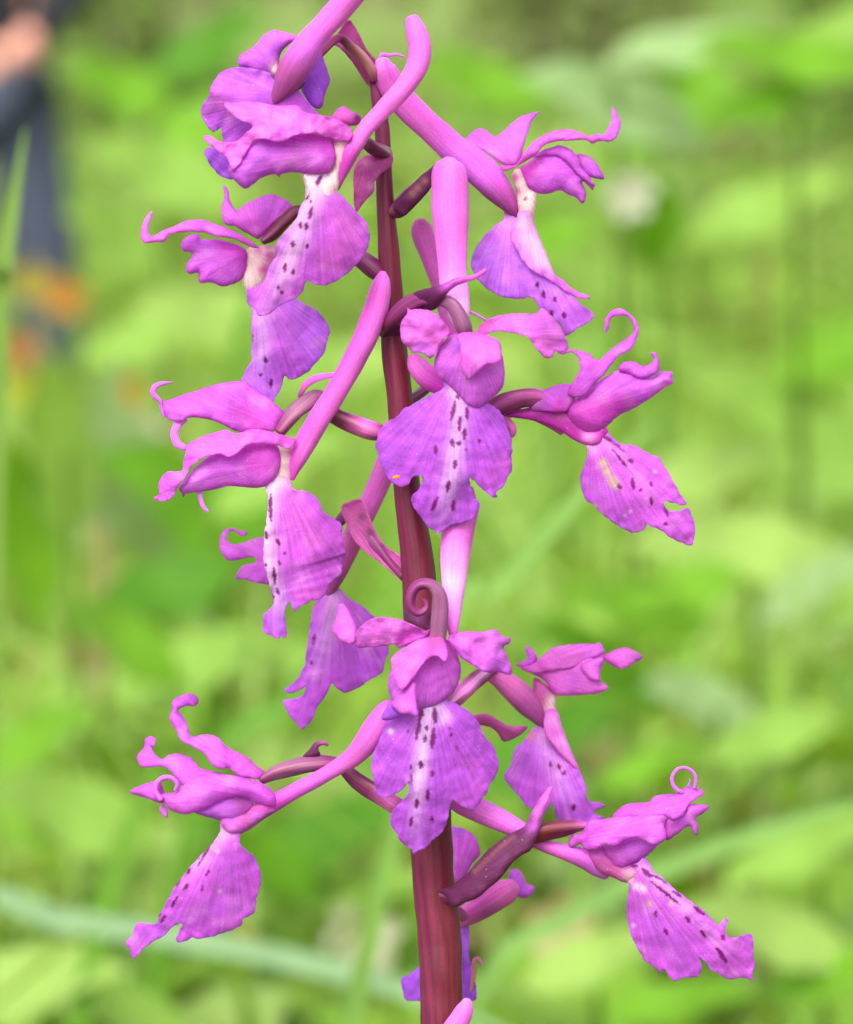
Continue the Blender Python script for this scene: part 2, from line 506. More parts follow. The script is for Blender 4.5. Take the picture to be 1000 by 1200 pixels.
def tube(name, parent, path, col='spur', cols=None, flat=1.0, thick=None, mat=None, seg=16, step=3.0, lump=0.04, ridge=0.0, twist=0.01, streak=None, cap=True):
    """spur, stalk or curled tip: path of x,y,z,half-width; thick gives a constant half-depth (a ribbon)"""
    SEED[0] += 2.71
    seed = SEED[0]
    p = np.array(pts(path) if isinstance(path, str) else path, dtype=float)
    nctl = len(p)
    pc = np.column_stack([p, np.arange(nctl)])
    q = resample(catmull(pc, False, 8), step)
    n = len(q)
    tn = np.gradient(q[:, :3], axis=0)
    tn /= np.linalg.norm(tn, axis=1)[:, None] + 1e-9
    n1 = np.stack([-tn[:, 1], tn[:, 0], np.zeros(n)], 1)
    n1 /= np.linalg.norm(n1, axis=1)[:, None] + 1e-9
    n2 = np.cross(tn, n1)
    V, K, VE = [], [], []
    cl = None
    if cols:
        cl = np.array([C(c) for c in cols])
        ck = np.linspace(0, nctl - 1, len(cols))
    for i in range(n):
        r = max(0.3, q[i, 3])
        rz = thick if thick is not None else r * flat
        rz = min(rz, r * 1.6) if thick is not None else rz
        base_c = C(col) if cl is None else np.array([np.interp(q[i, 4], ck, cl[:, k]) for k in range(3)])
        for s in range(seg):
            a = 2 * math.pi * s / seg
            k = 1 + lump * noise.noise(Vector((math.cos(a) * 1.2, math.sin(a) * 1.2, seed + i * step * 0.035))) * 2
            if ridge: k *= 1 + ridge * math.cos(3 * a + i * step * twist)
            V.append(q[i, :3] + n1[i] * (r * k * math.cos(a)) + n2[i] * (rz * k * math.sin(a)))
            c = base_c
            if streak:
                w_ = math.exp(-((((a - streak[1]) + math.pi) % (2 * math.pi) - math.pi) / streak[2]) ** 2) * streak[3]
                c = c * (1 - w_) + C(streak[0]) * w_
            K.append(c * (1 + 0.12 * noise.noise(Vector((math.cos(a), math.sin(a), seed + i * step * 0.03)))))
            VE.append((math.cos(a) * 5, math.sin(a) * 5, seed + i * step * 0.014))
    F = []
    for i in range(n - 1):
        for s in range(seg):
            s2 = (s + 1) % seg
            F.append((i * seg + s, i * seg + s2, (i + 1) * seg + s2, (i + 1) * seg + s))
    # rounded ends
    for end, sg in ((0, -1), (n - 1, 1)):
        r = max(0.3, q[end, 3])
        rz = r * flat if thick is None else min(thick, r * 1.6)
        prev = end * seg
        for ph in (0.45, 0.85, 1.2):
            b0 = len(V)
            for s in range(seg):
                a = 2 * math.pi * s / seg
                V.append(q[end, :3] + tn[end] * sg * r * 0.4 * math.sin(ph) + (n1[end] * (r * math.cos(a)) + n2[end] * (rz * math.sin(a))) * math.cos(ph))
                K.append(K[end * seg + s]); VE.append(VE[end * seg + s])
            for s in range(seg):
                s2 = (s + 1) % seg
                F.append((prev + s, b0 + s, b0 + s2, prev + s2) if sg < 0 else (prev + s, prev + s2, b0 + s2, b0 + s))
            prev = b0
        V.append(q[end, :3] + tn[end] * sg * r * 0.4); K.append(K[end * seg]); VE.append(VE[end * seg])
        ci = len(V) - 1
        for s in range(seg):
            s2 = (s + 1) % seg
            F.append((ci, prev + s2, prev + s) if sg < 0 else (ci, prev + s, prev + s2))
    V = world_np(np.array(V))
    # outward facing
    F = [f[::-1] for f in F]
    return make_mesh(name, V, F, mat or M_SPUR, parent, np.array(K), np.array(VE), origin=V[0])

# ------------------------------------------------------------------ the orchid: stem and flowers
base_pt = Vector((0.012, 0.0, 0.0))
orchid = empty('orchid', base_pt)
PARENT_ORIGIN['orchid'] = tuple(base_pt)
tag(orchid, 'magenta purple orchid spike with spotted lips and a maroon stem, in sharp focus', 'orchid')

stem_path = [(437, 92, 4, 4), (443, 120, 3, 7.5), (448, 150, 2, 8.8), (450, 200, 1, 9.8), (452, 240, 0, 10.5), (456, 300, 0, 12.8),
             (459, 350, 0, 13.6), (462, 410, 0, 15.2), (468, 460, 0, 15.2), (471, 500, 0, 15), (477, 570, 0, 16), (490, 660, 0, 19.6),
             (496, 760, 0, 21.5), (502, 880, 0, 23.5), (506, 1000, 0, 24.7), (508, 1036, 0, 24.6), (515, 1100, 0, 25.6), (518, 1196, 0, 25)]
for k in range(1, 9):
    yy = 1196 + k * 490
    stem_path.append((518 + 12 * k, yy, -(yy - 1196) * 0.055, 26 + k * 1.2))
stem = tube('stem', orchid, stem_path, cols=['wine', 'maroon', 'maroon', 'maroon', 'brown', 'brown'], mat=M_STALK, seg=24, step=5, lump=0.02,
            ridge=0.015, streak=('wine', 0.6, 0.8, 0.5))

def flower(path, **kw):
    kw.setdefault('mat', M_STALK); kw.setdefault('ridge', 0.13); kw.setdefault('twist', 0.045); kw.setdefault('step', 2.2); kw.setdefault('seg', 20)
    return tube('flower', orchid, path, **kw)

# F1: top, seen from behind, spur rising towards the lens
f = flower('B 388,470,10,5 375,415,16,6 330,345,26,6 262,278,40,6 180,222,60,5 60,330,80,5', col='tan', cols=['wine', 'tan', 'tan', 'wine', 'wine'])
patch('bract', f, 'B 190,180 245,115 300,190 350,290 400,350 388,400 380,510 340,480 270,370 200,290 150,250', z='B 380,480,8 340,300,18 200,200,40',
      col='rose', cols=[('B 300,300 350,380', 8, 'tan', 0.8)], wav=2, bulge=-5)
tube('spur', f, '0 318,126,92,2 325,114,102,8 337,94,112,16 351,70,122,18.5 366,46,130,16 385,25,138,15 407,0,146,15.5 440,-42,156,16 465,-75,160,15 480,-98,162,8',
     cols=['mauve', 'mauve', 'mauve', 'orchid', 'spur', 'spur', 'spur', 'spur'], streak=('mauve', -0.6, 0.7, 0.5))
patch('lip', f, 'A 520,440 400,405 300,392 200,420 145,490 125,560 95,600 76,660 110,735 150,775 195,750 205,800 230,850 330,880 450,840 600,760 760,690 770,670 700,590 640,520',
      z='A 520,440,100 200,430,92 90,650,70 160,560,96 400,520,104 450,800,96 760,680,100', wav=5, ser=0.9, frill=2.5,
      cols=[('A 180,470 150,560 200,610', 6, 'pink', 0.8), ('A 600,620', 12, 'orchid', 0.8)], base='A 560,560', sp=2.4)
patch('sepal', f, 'A 540,450 480,440 420,425 370,410 300,385 298,340 320,315 390,270 450,200 520,175 640,210 650,232 590,262 540,330', z=92, bulge=8,
      cols=[('A 500,190 600,215 400,250', 9, 'pink', 0.9), ('A 510,395', 6, 'cream')], base='A 540,420')
patch('petal', f, 'A 700,330 775,305 800,350 820,410 835,470 805,550 792,618 755,637 710,600 665,520 640,440', z=84, bulge=7, col='violet', wav=4)
patch('throat', f, 'A 520,330 560,400 640,440 690,480 665,520 600,560 540,600 500,610 470,580 510,500 485,420', z=98, bulge=8, back=8, col='mauve',
      cols=[('A 505,400', 5, 'cream')])
patch('lip_lobe', f, 'A 100,880 150,862 240,900 330,960 330,1040 240,1050 180,1020 120,945', z=92, ser=0.9, wav=4, col='violet', sp=2.4)

# F2: top front, hood to the left, spur up to the right
f = flower('B 470,900,6,7 440,890,30,8 390,865,60,8 340,835,90,7 300,850,105,6', cols=['maroon', 'wine', 'maroon'])
patch('bud_tip', f, 'B 145,690 180,640 220,622 260,650 310,670 318,700 290,735 200,730', z=92, bulge=10, back=8, col='spur', cols=[('B 290,690', 5, 'wine')])
tube('spur', f, 'B 175,1105,112,3 205,1020,116,6 245,920,122,9 285,850,126,9.5 340,760,126,9.6 450,640,124,10.6 560,520,120,11.5 640,400,116,13 662,280,112,13.6 638,180,109,12.4 614,105,107,8',
     cols=['mauve', 'magenta', 'spur', 'spur', 'spur', 'spur', 'pink'])
patch('throat', f, 'A 840,800 900,780 960,800 950,900 900,1010 880,1110 830,1180 700,1180 690,1090 670,1010 760,1030 850,960', z=116, bulge=12, back=8, col='cream',
      cols=[('A 960,860 930,960', 7, 'magenta'), ('A 850,830', 7, 'rose'), ('A 720,1100', 6, 'white')], spots='A 785,1030,1.6 755,1090,2.4;A 720,1090,1')
patch('hood', f, 'A 235,1000 280,930 370,840 440,800 540,820 640,780 740,770 830,800 866,870 872,940 830,1010 760,1030 640,1010 555,1018 540,1040 510,1020 440,1040 345,1105 300,1080',
      z=120, bulge=18, back=26, wav=4, col='orchid', cols=[('A 720,800 640,790 800,830', 9, 'magenta', 0.6), ('A 330,1000 420,900', 12, 'purple')], base='A 880,880', sp=2.6)
patch('petal', f, 'A 95,800 130,795 200,830 290,825 340,780 380,735 300,700 235,645 215,602 270,600 400,595 520,620 640,620 700,660 860,690 960,760 940,830 840,812 740,785 640,790 540,832 430,812 370,850 310,950 260,1000 235,930 170,880 115,840',
      z='A 95,800,112 300,640,118 520,640,138 420,760,146 860,740,136 640,700,146 270,900,128 940,790,132', wav=7, wf=0.045, frill=3, col='pink',
      cols=[('A 540,770 430,700', 6, 'purple', 0.6), ('A 850,770', 9, 'magenta', 0.6)], base='A 960,790', sp=2.6)
patch('lip', f, 'D 500,110 500,190 505,240 460,310 440,370 400,430 330,510 310,570 320,600 280,650 250,740 220,770 160,790 145,810 150,880 190,910 210,945 235,955 290,930 340,890 380,870 430,850 470,810 500,745 540,760 600,772 700,730 770,670 830,600 865,530 868,480 850,410 800,350 740,290 680,225 650,180 620,110',
      mid='D 570,120,122 530,260,134 470,420,142 420,550,140 360,720,130 240,930,112', drop=(0.25, 0.18), wav=3, ser=0.9, stripe=(13, 1.05, 0.6),
      col='orchid', cols=[('D 600,150 540,140', 14, 'white'), ('D 700,400 750,500 650,600', 14, 'pink', 0.8), ('D 270,720 200,860 330,880 330,560', 12, 'purple', 0.9)],
      spots='D 582,130,2.2 556,188,2.4;D 506,235,2 492,275,2;D 526,275,1.5 520,290,1.5;D 531,312,1.8 512,378,1.8;D 462,405,1.7 458,432,1.7;D 500,410,2 495,438,2;D 420,520,2 414,545,2;D 503,530,1.6 501,552,1.6;D 374,648,2 368,690,2;D 418,680,1.7 418,705,1.7;D 330,775,1.6 326,795,1.6;D 358,808,1.7 348,822,1.7',
      base='D 560,100', sp=1.7)
patch('bract', f, 'D 850,10 800,40 775,90 772,200 775,300 795,340 830,290 890,225 895,170 920,130 980,85 1000,60 1000,10 930,5', z='D 980,40,24 850,60,42 800,320,50 780,150,52 900,180,40',
      col='rose', cols=[('D 870,190 850,60', 5, 'pale', 0.6)], wav=4, wf=0.06)

# F3: left, behind the lip of F2
f = flower('0 450,328,2,7 440,318,4,11 428,307,0,11 410,295,-14,9 380,268,-24,7 352,248,-22,7 336,258,-18,7.5 320,274,-14,7.5 308,283,-10,4',
           cols=['wine', 'wine', 'wine', 'maroon', 'maroon', 'maroon', 'wine'], streak=('grey', 1.2, 0.4, 0.6))
patch('petal', f, 'C 600,325 560,300 548,220 565,150 558,95 568,85 590,120 598,170 640,232 680,200 750,165 830,138 900,155 950,190 975,240 900,280 830,340 770,400 720,380 650,340 622,322',
      z='C 560,120,-34 560,280,-24 640,280,-20 850,180,-36 900,260,-22 770,390,-18', bulge=8, col='orchid', cols=[('C 580,240 700,240', 12, 'pink', 0.7)], base='C 770,420')
patch('hood', f, 'C 310,440 330,400 380,372 420,380 425,400 470,405 520,400 600,420 690,460 697,540 680,610 650,650 560,680 490,655 420,655 410,600 370,608 340,590 345,545 380,490 355,475 325,470',
      z=-22, bulge=14, back=22, col='orchid', cols=[('C 640,450 560,440', 9, 'magenta', 0.7)], base='C 720,470', wav=4)
patch('sepal', f, 'C 770,455 700,440 620,400 520,385 470,372 440,362 350,360 250,375 215,415 160,418 110,425 80,405 78,340 100,280 135,238 145,250 125,310 118,340 138,385 200,352 270,325 330,298 430,287 520,315 600,345 680,385 760,440',
      z='C 770,450,-4 520,350,2 330,330,4 200,390,2 90,400,0 130,250,-16', bulge=4, wav=3, col='pink', cols=[('C 420,340 600,380', 8, 'orchid')], base='C 770,455', th=2.2, sp=2.6)
patch('throat', f, 'C 700,460 770,440 860,440 880,500 830,590 790,660 740,720 690,700 668,640 690,580', z=-24, bulge=10, back=10, col='cream',
      cols=[('C 830,500 800,580', 8, 'rose'), ('C 770,460', 6, 'magenta', 0.7)])
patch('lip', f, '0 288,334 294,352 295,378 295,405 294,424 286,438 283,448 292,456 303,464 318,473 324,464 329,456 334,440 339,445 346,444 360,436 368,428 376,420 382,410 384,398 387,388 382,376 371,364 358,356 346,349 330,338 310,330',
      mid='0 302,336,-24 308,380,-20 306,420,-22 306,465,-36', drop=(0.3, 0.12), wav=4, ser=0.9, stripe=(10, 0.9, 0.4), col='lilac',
      spots='0 311,420,1.8 312,425,1.8;0 305,439,1.6;0 318,446,1.8 317,455,1.8;0 296,392,1.2 295,402,1.2', base='0 302,330', sp=1.9)

# F4: left middle
f = flower('0 460,510,6,8 448,508,12,9 434,504,14,11 414,496,12,11 390,484,12,9.5 374,465,14,8 360,472,22,9.5 344,486,28,9.5 328,506,30,7',
           cols=['maroon', 'wine', 'rose', 'wine', 'grey', 'grey', 'grey', 'dark'], streak=('tan', 1.5, 0.3, 0.3))
tube('bract', f, 'L 305,830,24,2 318,795,26,3.2 342,755,28,4.2 400,718,32,4.4 480,700,38,3.2 570,686,46,0.7', col='orchid', cols=['dark', 'rose', 'orchid', 'spur'], thick=1.4)
tube('spur', f, '0 343,562,28,2.5 346,545,28,9 355,525,30,12.4 370,498,33,13.4 386,472,35,13.2 402,446,37,13.2 416,420,38,13.6 428,396,38,14.4 438,370,37,14.4 445,344,36,13.2 448,328,35,9.5 448.6,319,35,4',
     cols=['magenta', 'spur', 'spur', 'spur', 'spur', 'spur', 'pink'], streak=('magenta', 2.4, 0.8, 0.5))
patch('sepal', f, 'K 95,362 150,340 200,320 300,290 400,255 560,232 620,260 700,310 770,370 822,425 790,480 765,522 700,527 550,530 480,500 400,465 330,450 255,449 215,470 165,467 130,450 105,410',
      z='K 100,380,18 400,270,14 560,240,8 550,520,24 820,430,18 350,400,32', bulge=6, cols=[('K 200,430 300,330 150,400', 12, 'orchid', 0.9), ('K 640,480 560,420', 12, 'magenta', 0.55)], col='orchid', base='K 820,520')
tube('sepal_tip', f, 'K 112,440,20,1.5 97,385,20,2 85,345,22,2.6 55,318,22,3.2 50,280,22,3.4 85,252,20,3 160,239,18,0.7', cols=['orchid', 'orchid', 'purple'], thick=3, step=1.6)
tube('sepal_lobe', f, 'K 232,452,26,4.5 190,492,28,4.8 172,545,28,4.6 192,600,30,4.6 235,622,32,3.4 265,615,32,1.2', cols=['pink', 'orchid', 'purple'], thick=2.0, step=1.8)
patch('petal', f, 'K 245,605 330,560 420,530 475,517 540,540 620,515 720,525 830,555 890,580 845,630 780,612 700,600 600,605 560,640 500,680 430,660 330,690 270,740 235,800 190,860 165,910 120,940 50,925 85,890 80,830 130,765 215,758 225,700 240,640',
      z='K 70,920,30 150,840,44 240,720,50 300,600,44 450,560,46 450,650,58 620,560,54 850,590,46', wav=4, wf=0.05, frill=2, col='pink', cols=[('K 140,850 250,690', 11, 'orchid', 0.9), ('K 720,570', 11, 'orchid', 0.7)], base='K 880,580', sp=2.4)
patch('hood', f, 'K 200,860 250,790 330,705 430,650 500,660 560,620 600,590 700,585 770,605 795,680 790,750 760,810 720,845 650,858 560,852 480,850 400,870 300,885 240,895 225,918 215,890',
      z=32, bulge=15, back=30, col='orchid', cols=[('K 700,640 600,650 650,720', 11, 'magenta', 0.6)], base='K 800,700', wav=3)
tube('petal_tip', f, 'K 322,860,30,2.8 326,920,30,2.8 342,970,32,2.6 372,1000,33,1.4', col='purple', thick=1.5)
patch('throat', f, 'K 770,620 840,600 890,600 900,660 880,760 850,830 860,880 830,920 750,930 712,850 760,810', z=26, bulge=8, back=8, col='cream', cols=[('K 860,650 870,740', 7, 'rose')])
patch('lip', f, 'M 355,140 370,210 365,320 350,420 345,520 350,600 370,690 390,770 408,820 390,860 350,900 342,950 350,1010 390,1025 435,1045 450,1020 475,1040 480,960 470,890 497,820 525,885 560,855 610,830 625,818 680,810 720,760 730,720 770,690 800,660 805,600 825,540 815,480 805,420 800,370 760,340 690,290 680,245 640,205 590,178 520,165 500,110 430,80',
      mid='M 400,90,34 385,250,42 365,450,48 385,650,46 430,800,36 415,1030,28', drop=(0.22, 0.16), wav=3.5, ser=0.9, stripe=(10, 1.0, 0.7), col='orchid',
      cols=[('M 560,330 520,230 620,450', 16, 'pink', 0.75), ('M 560,780 640,780', 9, 'pink', 0.8), ('M 420,970 440,830', 14, 'violet', 0.8), ('M 430,110', 12, 'cream')],
      spots='M 390,195,1.3 388,352,1.8;M 380,230,1 374,290,1.2;M 362,415,1.7 362,455,1.7;M 424,460,1.6 436,492,1.6;M 460,537,1.3 474,545,1.3;M 434,590,1.2 442,610,1.2;M 404,630,2 413,722,2;M 424,750,1.8 436,778,1.8;M 358,600,1.2 362,625,1.2;M 398,780,1.3 405,805,1.3',
      base='M 430,60', sp=1.7)

# F5: left, behind the stem
f = flower('0 474,676,-10,6 462,664,-24,7 446,645,-40,8 426,622,-56,8 408,604,-70,7 398,612,-80,6', cols=['wine', 'dark', 'grey', 'dark'])
patch('bract', f, '0 400,596 409,588 421,585 429,592 434,608 445,630 457,643 470,652 473,664 471,679 466,677 452,664 432,650 416,634 409,620', z='0 405,598,-50 421,588,-44 445,640,-30 470,670,-10',
      col='rose', cols=[('0 424,606 434,624 446,642', 6, 'grey', 0.9)], bulge=-6, wav=2)
tube('spur', f, '0 384,698,-128,3 389,688,-126,7 397,668,-120,11.5 408,642,-110,13 425,607,-98,13 440,576,-88,13 455,540,-78,13 464,510,-72,11 468,496,-70,6', cols=['mauve', 'mauve', 'rose', 'spur', 'spur', 'spur'])
patch('petal', f, 'M 430,450 345,448 290,455 230,480 170,490 130,465 138,425 170,410 200,437 240,440 252,415 210,410 160,392 110,415 88,470 100,540 140,585 200,580 260,565 302,570 290,600 220,615 180,690 240,695 300,715 370,725 440,720 470,600',
      z='M 240,430,-150 110,480,-140 200,540,-134 180,690,-144 350,600,-130', wav=3, col='orchid', base='M 450,580')
patch('lip', f, 'N 335,240 240,340 220,450 195,620 180,710 130,790 75,830 65,855 110,862 160,840 192,822 175,870 120,895 60,905 90,980 130,1030 170,1075 200,1050 235,1010 270,930 310,880 345,800 370,830 420,860 500,830 560,790 640,740 655,680 680,620 672,560 640,470 590,410 520,350 440,300 390,250',
      mid='N 360,260,-126 340,450,-112 290,650,-108 230,850,-116 170,1060,-130', drop=(0.3, 0.14), wav=4, ser=0.9, stripe=(12, 0.7, 0.35), col='purple',
      cols=[('N 280,360 450,340', 13, 'orchid', 0.8)], spots='N 225,690,1 228,680,1;N 245,520,1.4 235,580,1.4', base='N 370,220', sp=2.2)

# F6: lower left
f = flower('0 496,962,14,7 480,952,20,9 464,944,22,10 444,930,20,10.5 418,914,14,9.5 396,896,12,7 374,895,16,9.5 350,898,18,10 324,905,18,8 306,914,18,5',
           cols=['wine', 'wine', 'rose', 'wine', 'dark', 'dark', 'grey', 'grey', 'dark'], streak=('tan', 1.4, 0.3, 0.3))
patch('bract', f, 'S 275,535 285,522 320,480 345,450 400,440 428,460 422,475 395,465 365,482 378,525 330,545', z=20, col='dark', cols=[('S 400,450', 8, 'rose')], bulge=4)
tube('spur', f, '0 280,976,16,3 288,966,18,8 300,954,22,10.5 316,944,24,10.5 340,930,28,9.4 370,914,34,9.2 396,899,42,9.6 416,885,50,12 432,866,56,15 444,848,60,15.5 452,834,62,13 457,824,62,7',
     cols=['rose', 'rose', 'magenta', 'orchid', 'spur', 'spur', 'spur', 'spur'], streak=('mauve', 2.6, 0.8, 0.5))
patch('sepal', f, 'Q 855,580 800,530 740,480 640,430 590,380 540,355 480,355 425,365 405,310 370,240 345,210 400,185 440,190 465,160 445,122 400,113 340,135 308,165 310,205 293,260 330,330 370,400 430,425 500,470 530,520 570,550 610,560 640,548 700,600 780,615 815,615',
      z='Q 840,600,18 640,500,24 430,390,14 330,260,4 400,140,-6 450,170,-14', bulge=5, wav=4, wf=0.05, col='orchid', cols=[('Q 700,520 560,400', 9, 'pink', 0.6)], base='Q 860,620', sp=2.6)
patch('petal', f, 'Q 345,625 300,570 250,540 140,548 105,500 110,470 145,425 150,380 185,365 215,385 205,425 185,430 240,495 300,470 360,468 430,500 475,550 560,570 600,580 600,610 500,640 400,660',
      z='Q 600,590,26 350,520,20 150,500,10 190,380,0 350,620,30', wav=4, bulge=3, col='orchid', base='Q 620,600', sp=2.6)
patch('hood', f, 'Q 250,700 330,690 350,660 420,610 520,580 640,590 740,610 840,640 920,710 925,770 870,785 800,760 740,720 650,720 580,745 500,790 400,820 330,810 290,790 255,740',
      z=30, bulge=15, back=18, wav=4, col='orchid', cols=[('Q 420,690 330,760', 13, 'pink', 0.8), ('Q 820,680', 13, 'purple', 0.6)], base='Q 920,740', sp=2.6)
patch('hood', f, 'Q 420,800 520,770 600,725 720,712 790,755 775,800 700,850 640,862 560,850 500,832', z=20, bulge=12, back=18, wav=2, col='purple', cols=[('Q 720,760', 9, 'mauve', 0.7)], base='Q 780,780')
patch('petal', f, 'Q 60,690 130,650 230,625 260,680 265,755 150,725', z='Q 60,690,16 230,690,24 150,640,18', bulge=5, col='orchid', base='Q 260,690')
tube('petal_tip', f, 'Q 245,735,34,3.5 215,690,35,3.4 222,640,36,3.4 262,608,37,3.2 310,612,38,3 338,645,38,2.6 325,682,38,1.6', col='orchid', thick=5, step=1.6)
patch('petal_tip', f, 'Q 240,770 258,762 285,800 280,845 255,828 235,800', z=24, bulge=3, col='orchid', sp=2)
patch('throat', f, 'Q 600,850 700,830 800,790 900,780 930,790 860,840 770,890 715,922 660,930 608,905', z=29, bulge=5, back=8, col='orchid', cols=[('Q 640,910', 8, 'pale', 0.5), ('Q 740,840', 9, 'rose', 0.8), ('Q 860,820', 9, 'mauve', 0.7)])
patch('lip', f, 'R 600,310 585,380 530,460 450,540 400,600 340,670 290,760 240,850 210,910 120,905 90,930 80,970 40,1020 60,1060 80,1120 110,1100 150,1050 210,1010 270,980 310,935 365,908 350,960 332,1000 345,1022 390,1015 430,990 455,1002 560,985 620,965 700,930 725,910 725,885 790,850 800,790 825,690 832,650 815,570 780,510 720,460 708,420 712,380 705,310',
      mid='R 630,320,26 540,470,30 430,620,34 330,780,32 250,910,24 80,1050,12', drop=(0.2, 0.16), wav=3.5, ser=0.9, stripe=(10, 0.55, 0.35), col='orchid',
      cols=[('R 650,390', 12, 'pale', 0.35), ('R 160,990 240,950', 14, 'purple', 0.9), ('R 640,620 600,800', 16, 'purple', 0.6), ('R 590,722 575,488', 3, 'white', 0.7)],
      spots='R 545,430,1.2 462,575,1.9;R 470,510,1 440,540,1.2;R 412,590,1.8 398,615,1.8;R 356,645,1.6 332,685,1.4;R 524,600,1.5 510,628,1.8;R 402,682,1.7 380,708,1.7;R 488,690,1.2 480,725,1.2;R 338,758,1.7 310,812,1.8;R 272,868,1.7 246,900,1.9;R 240,845,1.2 226,880,1.2',
      base='R 660,280', sp=1.7)
# F7: front of the stem, facing the lens
f = flower('F 110,1090,6,9 150,1030,40,10 230,950,66,10 330,900,84,8 430,905,92,7 500,930,98,8 540,990,100,9 568,1060,100,9.4 580,1110,98,8',
           cols=['wine', 'wine', 'dark', 'dark', 'grey', 'grey', 'grey', 'dark'])
tube('spur', f, 'F 552,1070,84,6 540,1000,82,13 522,900,78,16 508,800,74,17 503,680,70,17.4 498,550,66,19 490,420,62,21.4 485,280,58,21.8 484,170,55,20.5 484,110,54,16 486,84,54,8',
     cols=['pale', 'pale', 'pink', 'spur', 'spur', 'spur', 'pink'], streak=('magenta', -1.57, 0.18, 0.4), seg=22)
patch('bract', f, 'F 110,1080 140,1010 210,930 270,870 330,845 430,820 520,780 620,760 690,722 710,728 690,755 630,790 540,820 480,860 460,890 430,940 380,970 300,968 250,960 225,985 200,1060 200,1115 130,1115',
      z='F 120,1090,20 200,980,54 300,900,80 450,860,104 600,780,106 700,730,100', bulge=9, back=6, wav=2, col='dark', cols=[('F 560,800 640,775 690,740 600,790', 12, 'pink'), ('F 480,830', 10, 'orchid', 0.9)], base='F 120,1100')
patch('sepal', f, 'G 238,200 255,215 310,210 380,225 440,270 490,345 460,380 430,430 410,470 370,500 330,470 270,465 235,430 205,400 195,330 205,280 235,240',
      z='G 490,350,104 240,210,92 200,360,92 330,330,112 370,500,98', wav=5, wf=0.06, frill=2.5, col='pink', cols=[('G 340,430 370,480 300,440', 6, 'purple', 0.8)], base='G 490,350', sp=2.4)
patch('hood', f, 'G 480,375 540,345 640,345 700,370 775,400 795,480 808,590 790,680 720,745 690,772 650,797 590,772 520,700 460,640 410,600 393,540 410,470 440,410',
      z=88, bulge=18, back=24, wav=4, col='orchid', cols=[('G 680,650', 9, 'purple', 0.7), ('G 700,720 740,660 450,520', 12, 'orchid', 0.8), ('G 520,430', 7, 'violet', 0.8)], base='G 610,330', sp=2.4)
patch('petal', f, 'G 530,360 640,345 760,385 782,420 790,500 760,530 700,535 650,580 620,610 590,622 560,580 548,500 545,430', z='G 600,350,112 550,500,120 600,600,120 700,520,126 780,440,112', bulge=3, wav=3,
      col='pink', base='G 610,330', sp=2.4)
patch('sepal', f, 'I 95,790 130,740 200,705 280,690 350,685 440,685 480,655 530,700 580,760 620,840 630,890 590,918 555,905 540,940 495,948 440,890 400,830 360,815 300,800 230,790 170,800 140,812',
      z='I 110,790,100 280,740,108 480,680,84 500,930,96 620,880,76 440,790,108', wav=4, wf=0.05, frill=2, col='pink', cols=[('I 600,850 560,740', 8, 'orchid', 0.9), ('I 150,760', 8, 'rose', 0.8)], base='I 90,800', sp=2.6)
tube('hair', f, 'I 50,676,80,1.2 90,692,78,1.6 150,726,76,1.2', col='orchid', seg=8)
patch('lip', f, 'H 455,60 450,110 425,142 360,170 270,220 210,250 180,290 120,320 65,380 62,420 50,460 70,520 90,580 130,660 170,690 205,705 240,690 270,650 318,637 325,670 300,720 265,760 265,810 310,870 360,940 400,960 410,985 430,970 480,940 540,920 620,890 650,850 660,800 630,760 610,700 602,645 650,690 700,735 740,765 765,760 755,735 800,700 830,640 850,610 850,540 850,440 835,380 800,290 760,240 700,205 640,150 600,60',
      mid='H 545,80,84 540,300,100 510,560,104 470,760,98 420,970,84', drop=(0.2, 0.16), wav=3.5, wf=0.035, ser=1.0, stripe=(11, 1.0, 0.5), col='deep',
      cols=[('H 520,140', 10, 'cream', 0.6), ('H 740,640 800,560', 13, 'orchid', 0.9), ('H 120,560', 13, 'violet', 0.5)],
      spots='H 530,165,1.6 536,185,1.6;H 518,205,2 494,312,2.2;H 588,242,2 588,305,1.9;H 545,295,2 543,372,2;H 575,365,2 571,422,2;H 498,425,2.4 506,465,2.4;H 540,448,2.2;H 404,458,1.9 404,508,1.9;H 658,425,1.5 659,440,1.5;H 520,548,2.2 516,592,2.2;H 482,668,2.4 472,728,2.4;H 415,765,1.9 380,840,2.3;H 512,780,2 502,836,2.2;H 582,484,0.9',
      base='H 540,40', sp=1.7)
gr = tube('pollen_grain', f, 'H 155,650,96,1.6 172,646,97,2.6 190,644,96,1.8', col='orange', seg=8, step=1.0)

# F8: behind F7, only its spur shows
f = flower('0 478,470,-4,6 496,458,-36,6 520,440,-74,6 536,424,-104,6', cols=['wine', 'wine', 'dark'])
tube('spur', f, 'F 540,1230,-100,5 515,1130,-94,8 470,980,-84,10 425,800,-70,11 375,650,-58,12.6 338,545,-50,13.5 318,480,-46,12 308,445,-44,7', cols=['rose', 'spur', 'spur', 'spur', 'rose'])
tube('throat', f, '0 538,410,-106,4 542,424,-110,11 545,442,-114,10 546,456,-116,4', cols=['rose', 'pale', 'rose'])
patch('lip', f, '0 530,448 560,448 574,474 570,510 552,536 534,512 524,474', z=-112, bulge=4, ser=0.8, col='purple')
patch('hood', f, '0 522,404 548,400 570,412 572,430 552,440 530,434', z=-126, bulge=10, back=12, col='orchid')

